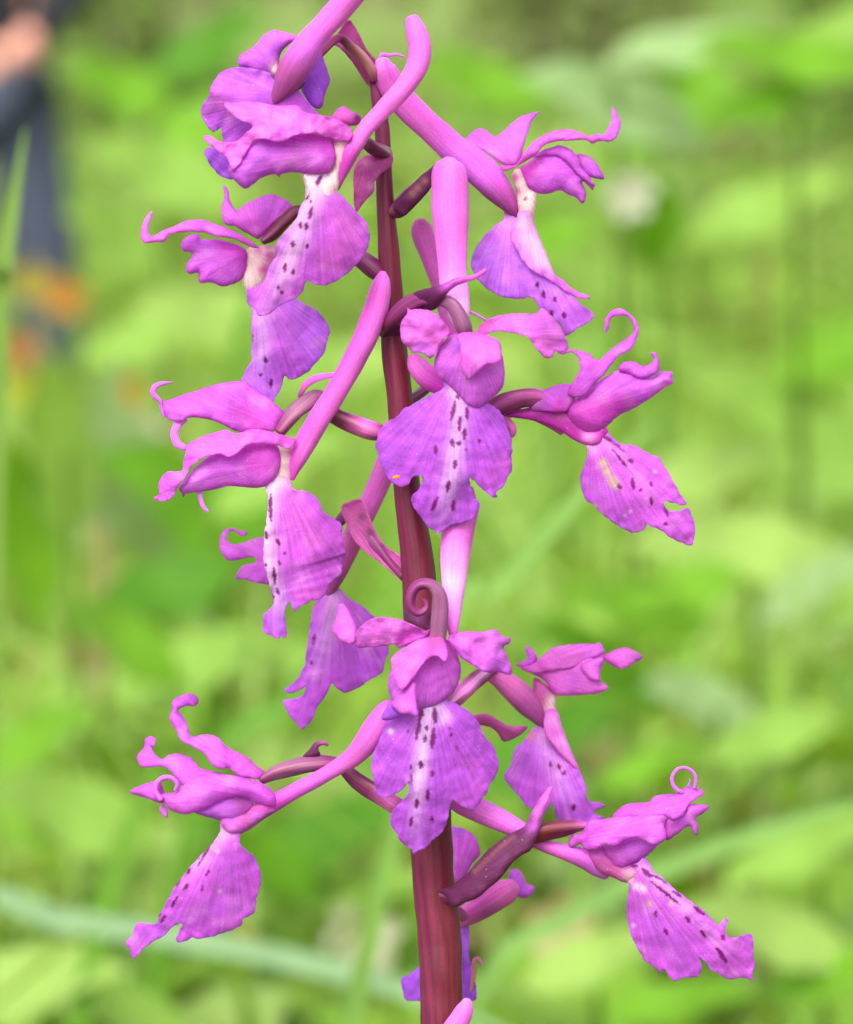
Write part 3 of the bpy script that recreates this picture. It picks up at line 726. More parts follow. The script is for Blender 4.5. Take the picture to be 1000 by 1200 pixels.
# F9: upper right
f = flower('F 145,400,4,6 175,378,8,10 250,310,4,11 330,240,-8,9.5 420,150,-24,6 560,110,-30,6 640,80,-20,7 700,100,-14,6.5 760,120,-10,4', cols=['wine', 'wine', 'dark', 'rose', 'dark', 'dark', 'maroon', 'maroon'], streak=('tan', 1.6, 0.35, 0.35))
tube('bract', f, 'B 425,335,-8,1.4 440,318,-8,2.6 480,325,-10,2 520,318,-10,1.6 575,334,-12,0.8', col='orchid', thick=1.0, seg=8)
patch('bract', f, 'F 155,375 165,330 240,255 300,195 380,130 440,90 455,110 400,190 370,260 330,310 270,370 220,415 180,400', z='F 160,380,20 270,290,22 430,110,-8', bulge=5, wav=2, col='dark', cols=[('F 300,250 340,210 270,285', 4.5, 'tan', 0.9)], base='F 160,390', sp=2.4)
tube('spur', f, 'B 452,350,6,7 450,395,4,14.5 480,480,-2,17.4 560,590,-6,17 660,690,-8,16.6 760,780,-10,17 860,870,-10,17.6 955,945,-8,19 1050,1030,-6,19 1130,1120,-8,16.5 1190,1200,-12,11 1222,1268,-16,3',
     cols=['pink', 'spur', 'spur', 'spur', 'orchid', 'orchid', 'mauve', 'mauve'], streak=('magenta', 1.9, 0.25, 0.55), seg=22)
patch('petal', f, 'E 65,335 110,280 160,252 200,260 225,285 260,298 330,240 390,190 450,165 500,155 513,160 480,190 455,240 430,320 415,380 400,430 370,470 300,465 250,430 180,380 100,365',
      z='E 70,340,-26 200,280,-30 340,300,-16 510,160,-30 370,460,0 180,370,-10', bulge=5, wav=3, col='pink', cols=[('E 480,180 440,260', 10, 'purple', 0.8), ('E 150,300', 12, 'orchid', 0.8)], base='E 370,480', sp=2.6)
patch('sepal', f, 'E 290,470 300,500 350,490 420,450 490,410 530,360 600,330 680,325 780,320 820,343 870,325 930,328 970,290 990,215 975,180 945,125 935,150 935,210 900,270 880,290 850,282 800,297 740,270 670,257 600,265 540,290 480,325 440,370 410,410 370,465',
      z='E 300,480,12 480,370,16 680,290,14 870,310,4 980,220,-6 945,130,-12', bulge=3, wav=3, col='pink', cols=[('E 940,280 980,220', 10, 'purple', 0.7), ('E 450,400', 8, 'orchid', 0.7)], base='E 300,490', th=2.2, sp=2.4)
patch('hood', f, 'E 395,490 440,455 500,415 560,398 640,410 700,460 740,520 800,545 832,590 820,615 790,580 760,565 785,620 780,680 760,692 730,660 680,640 630,615 570,635 500,632 450,600 410,545',
      z=-6, bulge=13, back=22, wav=3.5, col='orchid', cols=[('E 480,460 440,490', 10, 'magenta', 0.7), ('E 700,520', 10, 'orchid', 0.6)], base='E 400,500', sp=2.6)
patch('petal', f, 'E 470,430 520,385 580,365 630,352 700,380 740,430 760,480 800,530 840,590 800,575 740,530 690,470 630,425 550,412', z=2, bulge=4, wav=3, col='orchid', base='E 450,450', sp=2.6)
patch('petal', f, 'E 730,405 790,410 840,445 880,510 893,545 860,550 800,535 750,490', z=-12, bulge=5, wav=3, col='orchid', base='E 730,430', sp=2.6)
patch('throat', f, 'E 370,490 410,500 450,600 495,632 490,700 465,780 400,780 385,700 370,600 350,540', z=-6, bulge=9, back=10, col='cream', cols=[('E 375,540 375,620', 5, 'rose')], spots='E 432,665,1.5')
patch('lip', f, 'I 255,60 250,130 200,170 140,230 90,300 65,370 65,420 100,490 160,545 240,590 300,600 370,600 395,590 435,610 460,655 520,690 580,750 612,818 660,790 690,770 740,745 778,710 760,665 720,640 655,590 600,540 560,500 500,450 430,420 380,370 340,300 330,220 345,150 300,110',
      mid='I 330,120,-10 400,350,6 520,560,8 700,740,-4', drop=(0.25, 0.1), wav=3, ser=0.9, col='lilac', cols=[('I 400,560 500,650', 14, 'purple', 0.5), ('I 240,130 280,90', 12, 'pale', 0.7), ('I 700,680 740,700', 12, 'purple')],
      spots='I 450,512,1.4 450,525,1.4;I 484,555,2 488,595,2;I 550,590,1.7 555,620,1.7;I 535,675,2 535,688,2;I 606,680,2 610,712,2', base='I 300,40', sp=1.9, nveins=34)
patch('lip_lobe', f, 'I 340,90 415,90 440,180 480,280 530,400 560,465 600,490 640,530 690,560 740,580 762,597 730,603 670,590 620,560 560,520 500,478 430,445 380,395 330,325 292,245 298,190 325,150',
      z='I 380,100,2 300,240,10 480,300,-4 450,450,18 560,470,2 750,597,-4', bulge=4, wav=2, col='pink', cols=[('I 380,150 400,250 450,300 500,400', 13, 'white', 0.75), ('I 660,570 560,500 480,450', 7, 'orchid', 0.9)], base='I 380,60', sp=2.2, nveins=34)

# F10: right, middle
f = flower('J -330,640,0,7 -240,640,10,7 -140,620,20,8 -40,590,24,9 20,565,26,10 80,530,28,11 150,507,28,11 220,498,26,11 280,505,24,8', cols=['wine', 'wine', 'wine', 'wine', 'wine', 'mauve'], streak=('rose', 1.7, 0.4, 0.5))
tube('bract', f, 'G 780,840,20,4 815,860,24,5 850,905,26,5 855,940,26,4 842,960,24,2', cols=['wine', 'rose', 'rose'])
tube('spur', f, 'G 270,490,14,7 295,540,18,12 345,600,22,13.6 420,645,24,13.6 520,700,24,12 640,750,20,9 800,800,14,6 880,812,10,5 980,840,8,5 1080,880,6,6 1150,925,4,6',
     cols=['spur', 'spur', 'magenta', 'magenta', 'orchid', 'magenta', 'magenta', 'rose'])
patch('throat', f, 'J 80,588 210,550 330,550 410,540 470,650 540,640 575,665 530,725 450,722 400,697 340,657 250,619 160,602', z='J 80,590,20 330,590,18 500,700,22', bulge=6, back=10, col='magenta', cols=[('J 480,690', 8, 'pale', 0.8), ('J 350,580', 8, 'rose')])
patch('sepal', f, 'J 205,560 215,520 260,475 330,445 390,440 440,470 400,530 370,570 290,570', z='J 205,560,24 300,470,30 420,470,24 370,560,32', bulge=5, wav=2.5, col='orchid', cols=[('J 340,540', 9, 'magenta', 0.7)], base='J 370,560')
patch('sepal', f, 'J 380,480 400,440 435,385 440,350 425,310 395,290 360,303 335,290 370,280 430,282 480,295 520,330 560,300 600,265 660,225 690,195 685,150 650,120 610,122 580,140 575,180 555,205 553,180 562,125 600,90 640,90 690,130 714,170 708,220 680,275 620,310 580,360 550,400 500,450 460,495 400,500',
      z='J 350,290,28 450,310,32 520,350,28 430,460,34 600,290,18 700,190,8 620,105,0 556,200,-4', bulge=3, wav=3, col='orchid', cols=[('J 470,330', 12, 'pink', 0.7), ('J 460,420', 12, 'purple', 0.5)], base='J 400,500', th=2.2, sp=2.4)
patch('hood', f, 'J 370,560 400,520 460,485 520,430 580,395 630,372 720,405 780,405 820,380 870,385 872,410 878,435 850,450 780,500 700,550 620,590 570,635 520,665 460,672 400,640 372,600',
      z=16, bulge=22, back=26, wav=3.5, col='orchid', cols=[('J 430,580 520,560', 16, 'magenta', 0.7), ('J 620,540 560,600', 16, 'magenta', 0.6)], base='J 370,590', sp=2.6)
patch('petal', f, 'J 620,375 640,340 690,335 740,355 780,335 785,315 768,300 790,290 805,310 812,360 800,390 740,415 690,405', z=28, bulge=6, wav=2.5, col='orchid', base='J 620,400', sp=2.2)
patch('lip', f, 'J 425,690 480,665 555,640 590,690 640,720 700,730 760,765 800,780 835,820 860,870 900,940 935,990 930,1005 880,1000 835,990 852,1032 900,1035 945,1022 965,1060 980,1110 975,1170 965,1198 930,1190 880,1170 820,1130 765,1105 755,1093 740,1125 690,1135 640,1120 590,1085 540,1050 500,1005 465,980 445,930 440,870 460,820 475,770 465,730',
      mid='J 520,660,24 600,760,30 740,920,34 840,1050,28 960,1160,14', drop=(0.3, 0.14), wav=3.5, ser=0.9, stripe=(6, 0.5, 0.2), col='orchid',
      cols=[('J 470,720 500,740', 8, 'pale', 0.8), ('J 548,810 565,850 590,890 605,915', 5.5, 'beige', 0.95), ('J 560,960 640,1060', 12, 'purple', 0.6), ('J 510,1010 540,1050', 2.5, 'beige', 0.8), ('J 650,1058 675,1037', 2, 'white', 0.7), ('J 790,853', 2.5, 'white', 0.5)],
      spots='J 532,674,2 588,706,2.6;J 594,748,1 658,830,2;J 600,715,1 650,760,1.2;J 670,792,1.8 690,808,1.8;J 684,885,2.2 690,930,2.4;J 622,912,2.2 630,930,2.2;J 770,902,1.8 778,918,1.8;J 772,975,2 774,1002,2;J 836,1022,1.6 852,1056,1.6;J 842,1096,1.8;J 725,935,1.2',
      base='J 490,640', sp=1.7)

# F11: lower front, facing the lens
f = flower('O 470,400,20,6 500,440,50,8 540,470,80,9 560,450,98,9 570,420,104,9.4 574,340,108,9.6 576,260,110,9.4 566,180,112,8.4 520,128,113,7 455,128,113,6.4 412,180,112,6 408,250,111,5.2 445,292,110,4.6 492,275,109,3.6 500,235,109,2.6 470,205,109,1.4',
           cols=['wine', 'wine', 'rose', 'grey', 'grey', 'grey', 'dark', 'dark', 'dark', 'dark', 'wine'])
patch('bract', f, 'O 368,270 400,285 450,305 522,290 520,390 470,372 400,345 370,315', z='O 370,290,26 450,340,70 520,340,96', bulge=4, col='dark', cols=[('O 450,340', 8, 'mauve', 0.7)])
tube('spur', f, '0 532,748,88,4 531,734,86,7 532,700,78,11.4 533,660,68,17 537,620,60,19.6 541,592,55,19 544,572,53,12', cols=['magenta', 'pink', 'pale', 'spur', 'spur', 'spur'], seg=20, streak=('magenta', -1.3, 0.25, 0.25))
patch('sepal', f, 'O 75,420 130,355 190,320 280,318 360,335 430,365 490,395 520,385 522,402 490,435 430,455 370,485 335,500 310,475 260,485 180,490 100,495 75,465',
      z='O 75,440,84 190,400,98 330,400,106 500,400,104 330,490,98', wav=5, wf=0.06, frill=2.5, col='pink', cols=[('O 400,420 350,450', 8, 'magenta', 0.8), ('O 150,480', 7, 'orchid', 0.8)], base='O 510,420', sp=2.4)
patch('sepal', f, 'N 345,490 370,420 388,340 430,355 470,430 490,490 480,560 440,575 390,548', z='N 390,350,70 360,490,76 470,520,86', bulge=4, wav=4, wf=0.06, col='pink', cols=[('N 400,400 380,480', 6, 'orchid', 0.9)], base='N 500,540', sp=2.4)
patch('sepal', f, 'O 625,432 700,405 770,400 840,400 905,390 950,430 995,440 985,470 955,490 970,540 1000,620 990,655 930,640 850,640 790,610 740,580 700,550 655,490',
      z='O 630,440,104 770,450,110 900,400,98 990,450,92 980,640,96 830,600,112', wav=5, wf=0.055, frill=2, bulge=4, col='orchid', cols=[('O 820,560 800,490 880,470', 9, 'pink', 0.8), ('O 960,600', 9, 'purple', 0.6)], base='O 620,440', sp=2.4)
patch('hood', f, 'O 300,550 370,505 430,455 490,430 600,440 650,480 690,550 702,640 672,740 600,810 540,845 450,872 420,890 370,880 330,870 290,790 273,720 280,660 297,610',
      z=88, bulge=20, back=24, wav=4, wf=0.04, col='orchid', cols=[('O 560,640 520,720 640,600', 11, 'orchid', 0.7), ('O 650,500', 9, 'magenta', 0.6)], base='O 560,420', sp=2.4)
patch('petal', f, 'O 298,550 360,500 450,448 530,435 600,440 625,520 610,580 565,545 505,565 445,640 400,700 350,745 315,690 295,610', z='O 300,570,108 450,470,118 600,470,114 610,570,124 400,680,124 350,740,122', bulge=2, wav=3, col='pink',
      cols=[('O 560,450 520,440', 7, 'rose', 0.6), ('O 455,650', 3.2, 'orange', 0.9)], base='O 560,420', sp=2.4)
patch('petal', f, 'O 330,780 380,720 430,690 440,800 450,900 400,885 350,880 290,830', z='O 430,700,118 380,860,124 300,820,112', bulge=5, wav=2, col='orchid', cols=[('O 370,850', 6, 'pink', 0.8)], base='O 430,690', sp=2.4)
patch('petal', f, 'O 235,915 262,845 288,800 340,850 365,888 300,917', z=108, bulge=4, wav=2, col='violet', sp=2.4)
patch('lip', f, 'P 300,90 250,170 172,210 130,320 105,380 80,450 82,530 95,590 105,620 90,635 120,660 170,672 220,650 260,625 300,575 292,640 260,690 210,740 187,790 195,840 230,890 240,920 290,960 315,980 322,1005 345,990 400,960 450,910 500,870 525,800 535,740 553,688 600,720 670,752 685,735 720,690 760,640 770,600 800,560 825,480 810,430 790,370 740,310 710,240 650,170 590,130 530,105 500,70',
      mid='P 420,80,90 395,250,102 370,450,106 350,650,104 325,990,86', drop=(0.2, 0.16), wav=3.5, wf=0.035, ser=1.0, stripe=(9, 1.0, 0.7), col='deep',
      cols=[('P 460,130 500,200', 9, 'white', 0.6), ('P 660,480 700,600 640,700', 13, 'orchid', 0.8), ('P 190,285', 3.4, 'cream', 0.95)],
      spots='P 372,165,3 362,200,2.4;P 362,200,2.2 340,330,1.9;P 448,152,2.6 450,228,2.2;P 443,268,2.4 433,382,2.2;P 402,252,1.8 402,278,1.8;P 394,310,1.9 389,345,1.9;P 292,275,1.1 292,295,1.1;P 366,462,2.4 366,502,2;P 352,478,1.4 378,478,1.4;P 433,518,2 433,545,2;P 307,485,1.5 308,505,1.5;P 310,545,1.3 312,600,1.3;P 408,628,2.1 408,688,2.2;P 344,685,2.2 342,730,2.2;P 314,790,1.6 308,835,1.8;P 432,788,1.9 434,812,1.9;P 534,268,1;P 543,295,1.3 548,312,1.3;P 570,370,1 582,395,1',
      base='P 430,50', sp=1.7)

# F12: right, behind
f = flower('O 560,900,-10,5 620,845,-20,6 680,790,-36,9 740,735,-56,10 800,680,-78,9.5 850,640,-100,8 900,600,-120,7', cols=['rose', 'wine', 'rose', 'wine', 'wine', 'dark'], streak=('pale', 1.7, 0.35, 0.5))
tube('spur', f, 'T 20,240,-124,6 90,262,-128,9 160,300,-132,13 240,365,-136,15.5 310,440,-138,14.5 360,510,-140,9 388,566,-142,3', cols=['rose', 'rose', 'rose', 'mauve', 'mauve', 'mauve'])
patch('throat', f, 'T 330,270 400,310 460,370 458,430 465,500 400,560 380,500 300,490 320,400', z=-142, bulge=8, back=10, col='rose', cols=[('T 440,400 430,460', 7, 'cream'), ('T 400,555', 3, 'orange', 0.7)])
patch('hood', f, 'T 250,220 300,240 380,280 430,340 470,375 560,375 640,370 720,360 768,335 740,300 715,290 720,230 745,170 740,120 715,70 700,60 685,75 570,78 450,95 390,140 330,190 285,200',
      z=-136, bulge=11, back=20, wav=4, col='pink', cols=[('T 550,280', 13, 'orchid', 0.7)], base='T 290,230')
patch('petal', f, 'T 270,215 330,185 390,135 450,92 570,74 690,72 712,62 742,118 690,150 620,180 560,215 470,225 380,240 310,245', z='T 280,225,-128 500,150,-121 720,100,-130', bulge=2, wav=3, col='pink', base='T 270,220', sp=2.4)
patch('petal', f, 'T 600,210 660,170 735,160 715,230 718,292 650,270', z=-121, bulge=2, wav=2, col='pink', base='T 600,200', sp=2.4)
patch('petal', f, 'T 225,195 290,160 278,105 300,85 350,150 330,195 270,215', z=-150, bulge=4, col='orchid')
patch('petal', f, 'T 735,155 800,110 870,95 930,120 972,150 930,180 850,220 810,210', z='T 740,150,-134 850,160,-130 970,150,-140', bulge=4, wav=2, col='pink', base='T 740,150')
patch('bract', f, 'T -20,490 60,485 140,530 200,555 290,550 270,590 210,630 150,645 120,600 70,560 -20,540', z='T 0,510,-40 150,580,-90 290,560,-116', bulge=4, wav=2, col='rose')
patch('lip', f, 'T 330,560 270,640 210,700 190,780 155,850 190,910 250,980 290,1030 330,1040 390,1070 438,1000 460,1090 540,1120 640,1140 700,1120 740,1090 680,1060 745,1025 720,1000 650,990 635,910 600,830 530,740 460,640 420,570 380,550',
      mid='T 380,560,-138 430,750,-124 520,950,-120 620,1120,-134', drop=(0.3, 0.13), wav=4, ser=1.0, stripe=(12, 0.9, 0.25), col='purple', cols=[('T 310,610', 5, 'orange', 0.6)],
      spots='T 425,770,2 428,790,2;T 475,780,2 480,810,2;T 505,830,2;T 560,1025,2 560,1040,2', base='T 380,500', sp=2.2)
patch('lip_lobe', f, 'T 395,470 460,460 500,570 550,700 605,840 560,795 500,735 430,650 392,590', z='T 430,470,-132 600,830,-126 430,640,-116', bulge=4, wav=2, col='pink', cols=[('T 440,520 500,650', 10, 'pale', 0.7)], base='T 420,440', sp=2.4)

# F13: lower right
f = flower('U 90,850,18,7 170,850,26,8 260,780,28,8 360,680,28,8 470,570,30,8 560,515,34,9 630,490,36,10 700,468,34,10.6 800,452,30,9.8 880,442,28,7 930,440,26,4', cols=['wine', 'wine', 'maroon', 'brown', 'maroon', 'maroon', 'wine', 'mauve'], streak=('tan', 1.8, 0.3, 0.35))
tube('spur', f, 'U 128,268,12,8 180,290,12,12.5 240,318,12,14.4 330,357,13,14.6 440,410,14,13 560,470,16,10.5 640,530,18,8 720,565,20,8 830,598,20,10 930,634,14,12 1000,676,8,12 1060,715,4,9', cols=['spur', 'spur', 'pink', 'spur', 'spur', 'orchid', 'orchid'], streak=('magenta', 1.2, 0.4, 0.25))
patch('bract', f, 'U 70,820 140,795 200,750 270,680 340,600 420,530 500,480 560,450 590,410 612,360 650,300 690,240 720,205 745,210 720,280 690,360 670,430 650,500 610,580 560,610 500,660 440,740 370,800 300,860 220,890 170,915 130,890 110,850',
      z='U 70,820,26 200,850,42 400,700,52 600,520,52 720,220,34 640,400,48', bulge=8, back=8, wav=1.5, col='dark', cols=[('U 285,705 310,680 335,655 360,630 385,605 410,582 435,560 460,540 485,522 510,505', 3.4, 'tan', 0.6), ('U 690,280 650,360 720,215', 10, 'pink', 0.9), ('U 620,440', 9, 'orchid', 0.8)], base='U 100,850')
patch('petal', f, 'V 390,395 440,330 500,305 600,300 630,270 680,255 760,250 800,225 840,205 900,225 918,220 917,260 870,290 830,330 800,380 740,403 700,385 600,390 500,400',
      z='V 400,390,24 600,310,18 740,390,34 910,240,16', bulge=5, wav=4, wf=0.05, col='orchid', base='V 390,420', sp=2.4)
tube('petal_tip', f, 'V 800,242,20,2.4 768,228,22,2.4 743,192,23,2.3 742,145,23,2.2 775,106,22,2.1 820,100,21,2.1 862,125,20,2 878,165,19,2.1 872,215,18,2.2', col='orchid', thick=3.2, step=1.6, seg=10)
tube('petal_tip', f, 'V 828,212,22,1.4 842,190,22,1.2 843,162,22,0.5', col='violet', seg=8, step=1.2)
patch('petal', f, 'V 705,525 690,450 715,395 800,380 840,315 955,322 920,365 880,400 895,450 880,500 860,470 835,440 780,480', z='V 700,460,26 800,400,24 950,325,10 880,490,14', bulge=5, wav=3, col='orchid', cols=[('V 880,340', 9, 'pink', 0.5)], base='V 690,460', sp=2.4)
patch('sepal', f, 'V 205,480 260,410 330,400 450,385 560,380 670,375 700,385 715,400 690,430 705,470 700,520 630,550 540,515 470,520 400,565 340,555 290,580 230,580 200,545 150,570 130,540 150,490',
      z='V 150,540,28 260,420,34 450,440,44 690,400,32 700,500,34 540,505,44 250,570,34', bulge=5, wav=3.5, wf=0.045, col='orchid', cols=[('V 480,440 620,420', 14, 'pink', 0.5)], base='V 130,530', sp=2.4)
patch('hood', f, 'V 320,565 400,545 470,500 540,495 660,530 630,580 560,640 480,680 430,692 360,645', z=16, bulge=16, back=24, wav=2.5, col='orchid', cols=[('V 400,620', 9, 'magenta', 0.4)], base='V 320,600', sp=2.6)
patch('throat', f, 'V 240,590 320,555 370,620 440,680 540,650 590,640 560,720 480,772 400,746 330,716 270,665', z=20, bulge=6, back=12, col='rose', cols=[('V 490,730', 8, 'cream', 0.7), ('V 310,600', 8, 'orchid', 0.7), ('V 570,670', 8, 'orchid')], spots='V 500,672,1.5 530,678,2')
patch('lip', f, 'W 275,325 240,350 185,375 130,415 178,465 185,520 175,600 178,700 205,800 250,880 280,930 340,970 370,1002 390,980 420,1020 455,1047 500,1030 580,1025 605,1000 613,965 596,910 625,925 670,985 720,1010 770,1037 860,1030 905,1042 915,990 923,940 915,880 918,820 900,770 850,780 800,795 760,785 750,745 768,688 740,690 708,718 640,650 560,590 480,530 400,460 330,400 300,345',
      mid='W 240,360,26 370,480,34 560,660,38 740,860,32 900,960,16', drop=(0.3, 0.12), wav=3.5, ser=0.9, stripe=(7, 0.7, 0.3), col='orchid',
      cols=[('W 190,450 230,490 270,505', 5, 'cream', 0.85), ('W 435,592 310,597', 3.2, 'beige', 0.8), ('W 450,760 350,800 500,950', 15, 'purple', 0.6), ('W 215,722', 2.4, 'white', 0.7)],
      spots='W 200,375,1.8 232,372,2.2;W 264,395,2.2 322,436,2.2;W 315,462,1.3 485,602,1.9;W 330,430,1 410,475,1.3;W 445,520,1.2 490,550,1.4;W 575,618,2 625,662,2.2;W 522,672,1.8 542,705,1.8;W 608,752,1.9 632,785,1.9;W 732,780,1.9 748,810,1.9;W 702,858,2.2 757,938,2.2;W 395,745,1.9 410,770,1.9;W 342,648,1.3 344,662,1.3',
      base='W 200,370', sp=1.7)

# F14: behind the stem, low
f = flower('X 380,560,-10,6 420,520,-60,7 470,540,-110,7 520,570,-140,6', cols=['wine', 'mauve'])
tube('spur', f, 'X 440,620,-150,7 500,585,-148,11 580,540,-146,13.5 690,472,-142,15.4 770,420,-138,15 815,390,-136,9', cols=['rose', 'rose', 'mauve', 'rose', 'rose'], streak=('magenta', 1.9, 0.3, 0.5))
patch('petal', f, 'X 440,60 480,45 540,65 590,110 610,170 612,210 570,260 530,330 470,380 430,300', z=-168, bulge=8, wav=4, col='orchid', cols=[('X 480,70', 6, 'violet')], base='X 470,400')
patch('petal', f, 'X 780,315 830,290 870,340 890,380 930,395 925,430 890,462 845,458 800,420', z=-160, bulge=5, wav=3, col='purple', base='X 760,420')
patch('lip', f, 'X 545,610 550,800 575,900 592,1050 520,1068 400,1075 255,1066 180,1060 160,1000 148,938 200,910 250,870 350,780 420,660 480,620', mid='X 500,620,-146 430,800,-130 380,1070,-140', drop=(0.35, 0.12), wav=4, ser=0.9, col='violet', base='X 490,560', sp=2.4)
tube('bract', f, 'X 560,1010,-120,1.6 578,900,-118,3 580,830,-116,2.6 600,815,-116,2.4 628,850,-116,1.2', cols=['tan', 'tan', 'rose'], thick=1.2)

# F15: below the frame, its spur tip shows at the foot of the picture
f = flower('0 524,1330,18,8 512,1318,40,9 496,1306,62,9 484,1296,78,8', cols=['wine', 'dark', 'grey'])
tube('spur', f, '0 548,1172,52,5 545,1182,54,10 538,1196,56,12.4 526,1214,60,12.6 508,1240,66,12 492,1266,72,11 482,1290,78,8', cols=['pink', 'spur', 'spur', 'spur', 'rose'])
patch('hood', f, '0 420,1270 450,1255 484,1262 500,1284 492,1310 462,1326 430,1318 412,1296', z=84, bulge=20, back=20, col='orchid')
patch('sepal', f, '0 400,1290 380,1262 350,1250 340,1266 362,1284 400,1306 440,1312 470,1300', z=92, bulge=3, col='pink')
patch('lip', f, '0 450,1318 476,1322 500,1342 520,1366 514,1400 490,1410 484,1440 456,1448 440,1412 410,1408 398,1376 420,1344', mid='0 464,1318,84 462,1380,98 462,1444,88', ser=0.9, col='purple', stripe=(10, 1.0, 0.8),
      spots='0 462,1340,2 460,1352,2;0 468,1366,2;0 456,1382,2', sp=2.4)

# leaves at the foot of the orchid, below the frame
def blade_mesh(points, widths, normal_hint, col, cross=5, cup=0.25, var=0.1, tipcol=None):
    """a leaf or grass blade through world points"""
    P = catmull(np.array([list(p) for p in points]), False, 6)
    n = len(P)
    w = np.interp(np.linspace(0, len(widths) - 1, n), np.arange(len(widths)), widths)
    tn = np.gradient(P, axis=0); tn /= np.linalg.norm(tn, axis=1)[:, None] + 1e-9
    nh = np.array(normal_hint, dtype=float)
    sd_ = np.cross(tn, nh); sd_ /= np.linalg.norm(sd_, axis=1)[:, None] + 1e-9
    nn = np.cross(sd_, tn)
    V, K, F = [], [], []
    for i in range(n):
        for j in range(cross):
            s = -1 + 2 * j / (cross - 1)
            V.append(P[i] + sd_[i] * s * w[i] + nn[i] * (cup * w[i] * (s * s)))
            c = np.array(col) * (1 + var * (0.5 if j == cross // 2 else 0) + var * (random.random() - 0.5))
            if tipcol is not None:
                t = max(0, (i / n - 0.75) * 4); c = c * (1 - t) + np.array(tipcol) * t
            K.append(c)
    for i in range(n - 1):
        for j in range(cross - 1):
            F.append((i * cross + j, i * cross + j + 1, (i + 1) * cross + j + 1, (i + 1) * cross + j))
    return V, F, K

for k in range(5):
    a = k * 2.4 + 0.3
    L_ = 0.10 + 0.02 * (k % 3)
    d = Vector((math.cos(a), math.sin(a), 0))
    b0 = Vector(world_pt(610, 4900, -200)); b0.z = 0.004
    V, F, K = blade_mesh([b0, b0 + d * L_ * 0.35 + Vector((0, 0, 0.045)), b0 + d * L_ * 0.75 + Vector((0, 0, 0.05)), b0 + d * L_ * 1.1 + Vector((0, 0, 0.02))],
                         [0.006, 0.013, 0.012, 0.001], (0, 0, 1), lin(86, 130, 50) * 0.8)
    make_mesh('leaf', V, F, M_LEAF, orchid, np.array(K), origin=b0)
# ------------------------------------------------------------------ meadow behind the orchid
def vn(x, y, f, s):
    return noise.noise(Vector((x * f, y * f, s)))

def scatter_strips(name, items, mat, prof, bend_rows=5):
    """many blades or leaves in one mesh: items = (pos, dir, length, half width, lean, side twist, colour)"""
    V, F, K = [], [], []
    rows = len(prof)
    for (p, az, L_, w, lean, curl, c) in items:
        d = Vector((math.cos(az), math.sin(az), 0))
        sdv = Vector((-math.sin(az), math.cos(az), 0))
        b = len(V)
        for i in range(rows):
            t = i / (rows - 1)
            out = lean * t + curl * t * t
            pos = p + d * (L_ * math.sin(min(1.5, out)) * t) + Vector((0, 0, L_ * t * math.cos(min(1.5, out * 0.8))))
            ww = w * prof[i]
            fold = Vector((0, 0, 0.25 * ww)) + d * (-0.2 * ww)
            V.append(pos - sdv * ww + fold); V.append(pos); V.append(pos + sdv * ww + fold)
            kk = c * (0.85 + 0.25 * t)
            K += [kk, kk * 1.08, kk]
        for i in range(rows - 1):
            a = b + 3 * i
            F += [(a, a + 1, a + 4, a + 3), (a + 1, a + 2, a + 5, a + 4)]
    return make_mesh(name, [tuple(v) for v in V], F, mat, None, np.array(K))

GREENS = [lin(164, 204, 76), lin(146, 194, 62), lin(122, 174, 48), lin(178, 210, 108), lin(156, 198, 98)]
LEAFK = 0.55
def green(x, y, bias=0.0):
    n = vn(x, y, 2.6, 4.0) * 0.9 + vn(x, y, 7.0, 8.0) * 0.6 + bias
    i = random.choice([0, 1, 1, 2, 3, 4])
    c = GREENS[i] * LEAFK * (1.0 + 0.42 * n)
    o = vn(x, y, 0.5, 21.0)
    c = c * np.array([1 + 0.12 * o, 1.0, 1 + 0.2 * random.random()])
    if random.random() < 0.04: c = lin(176, 158, 96) * 0.4
    return np.clip(c, 0.008, 0.6)

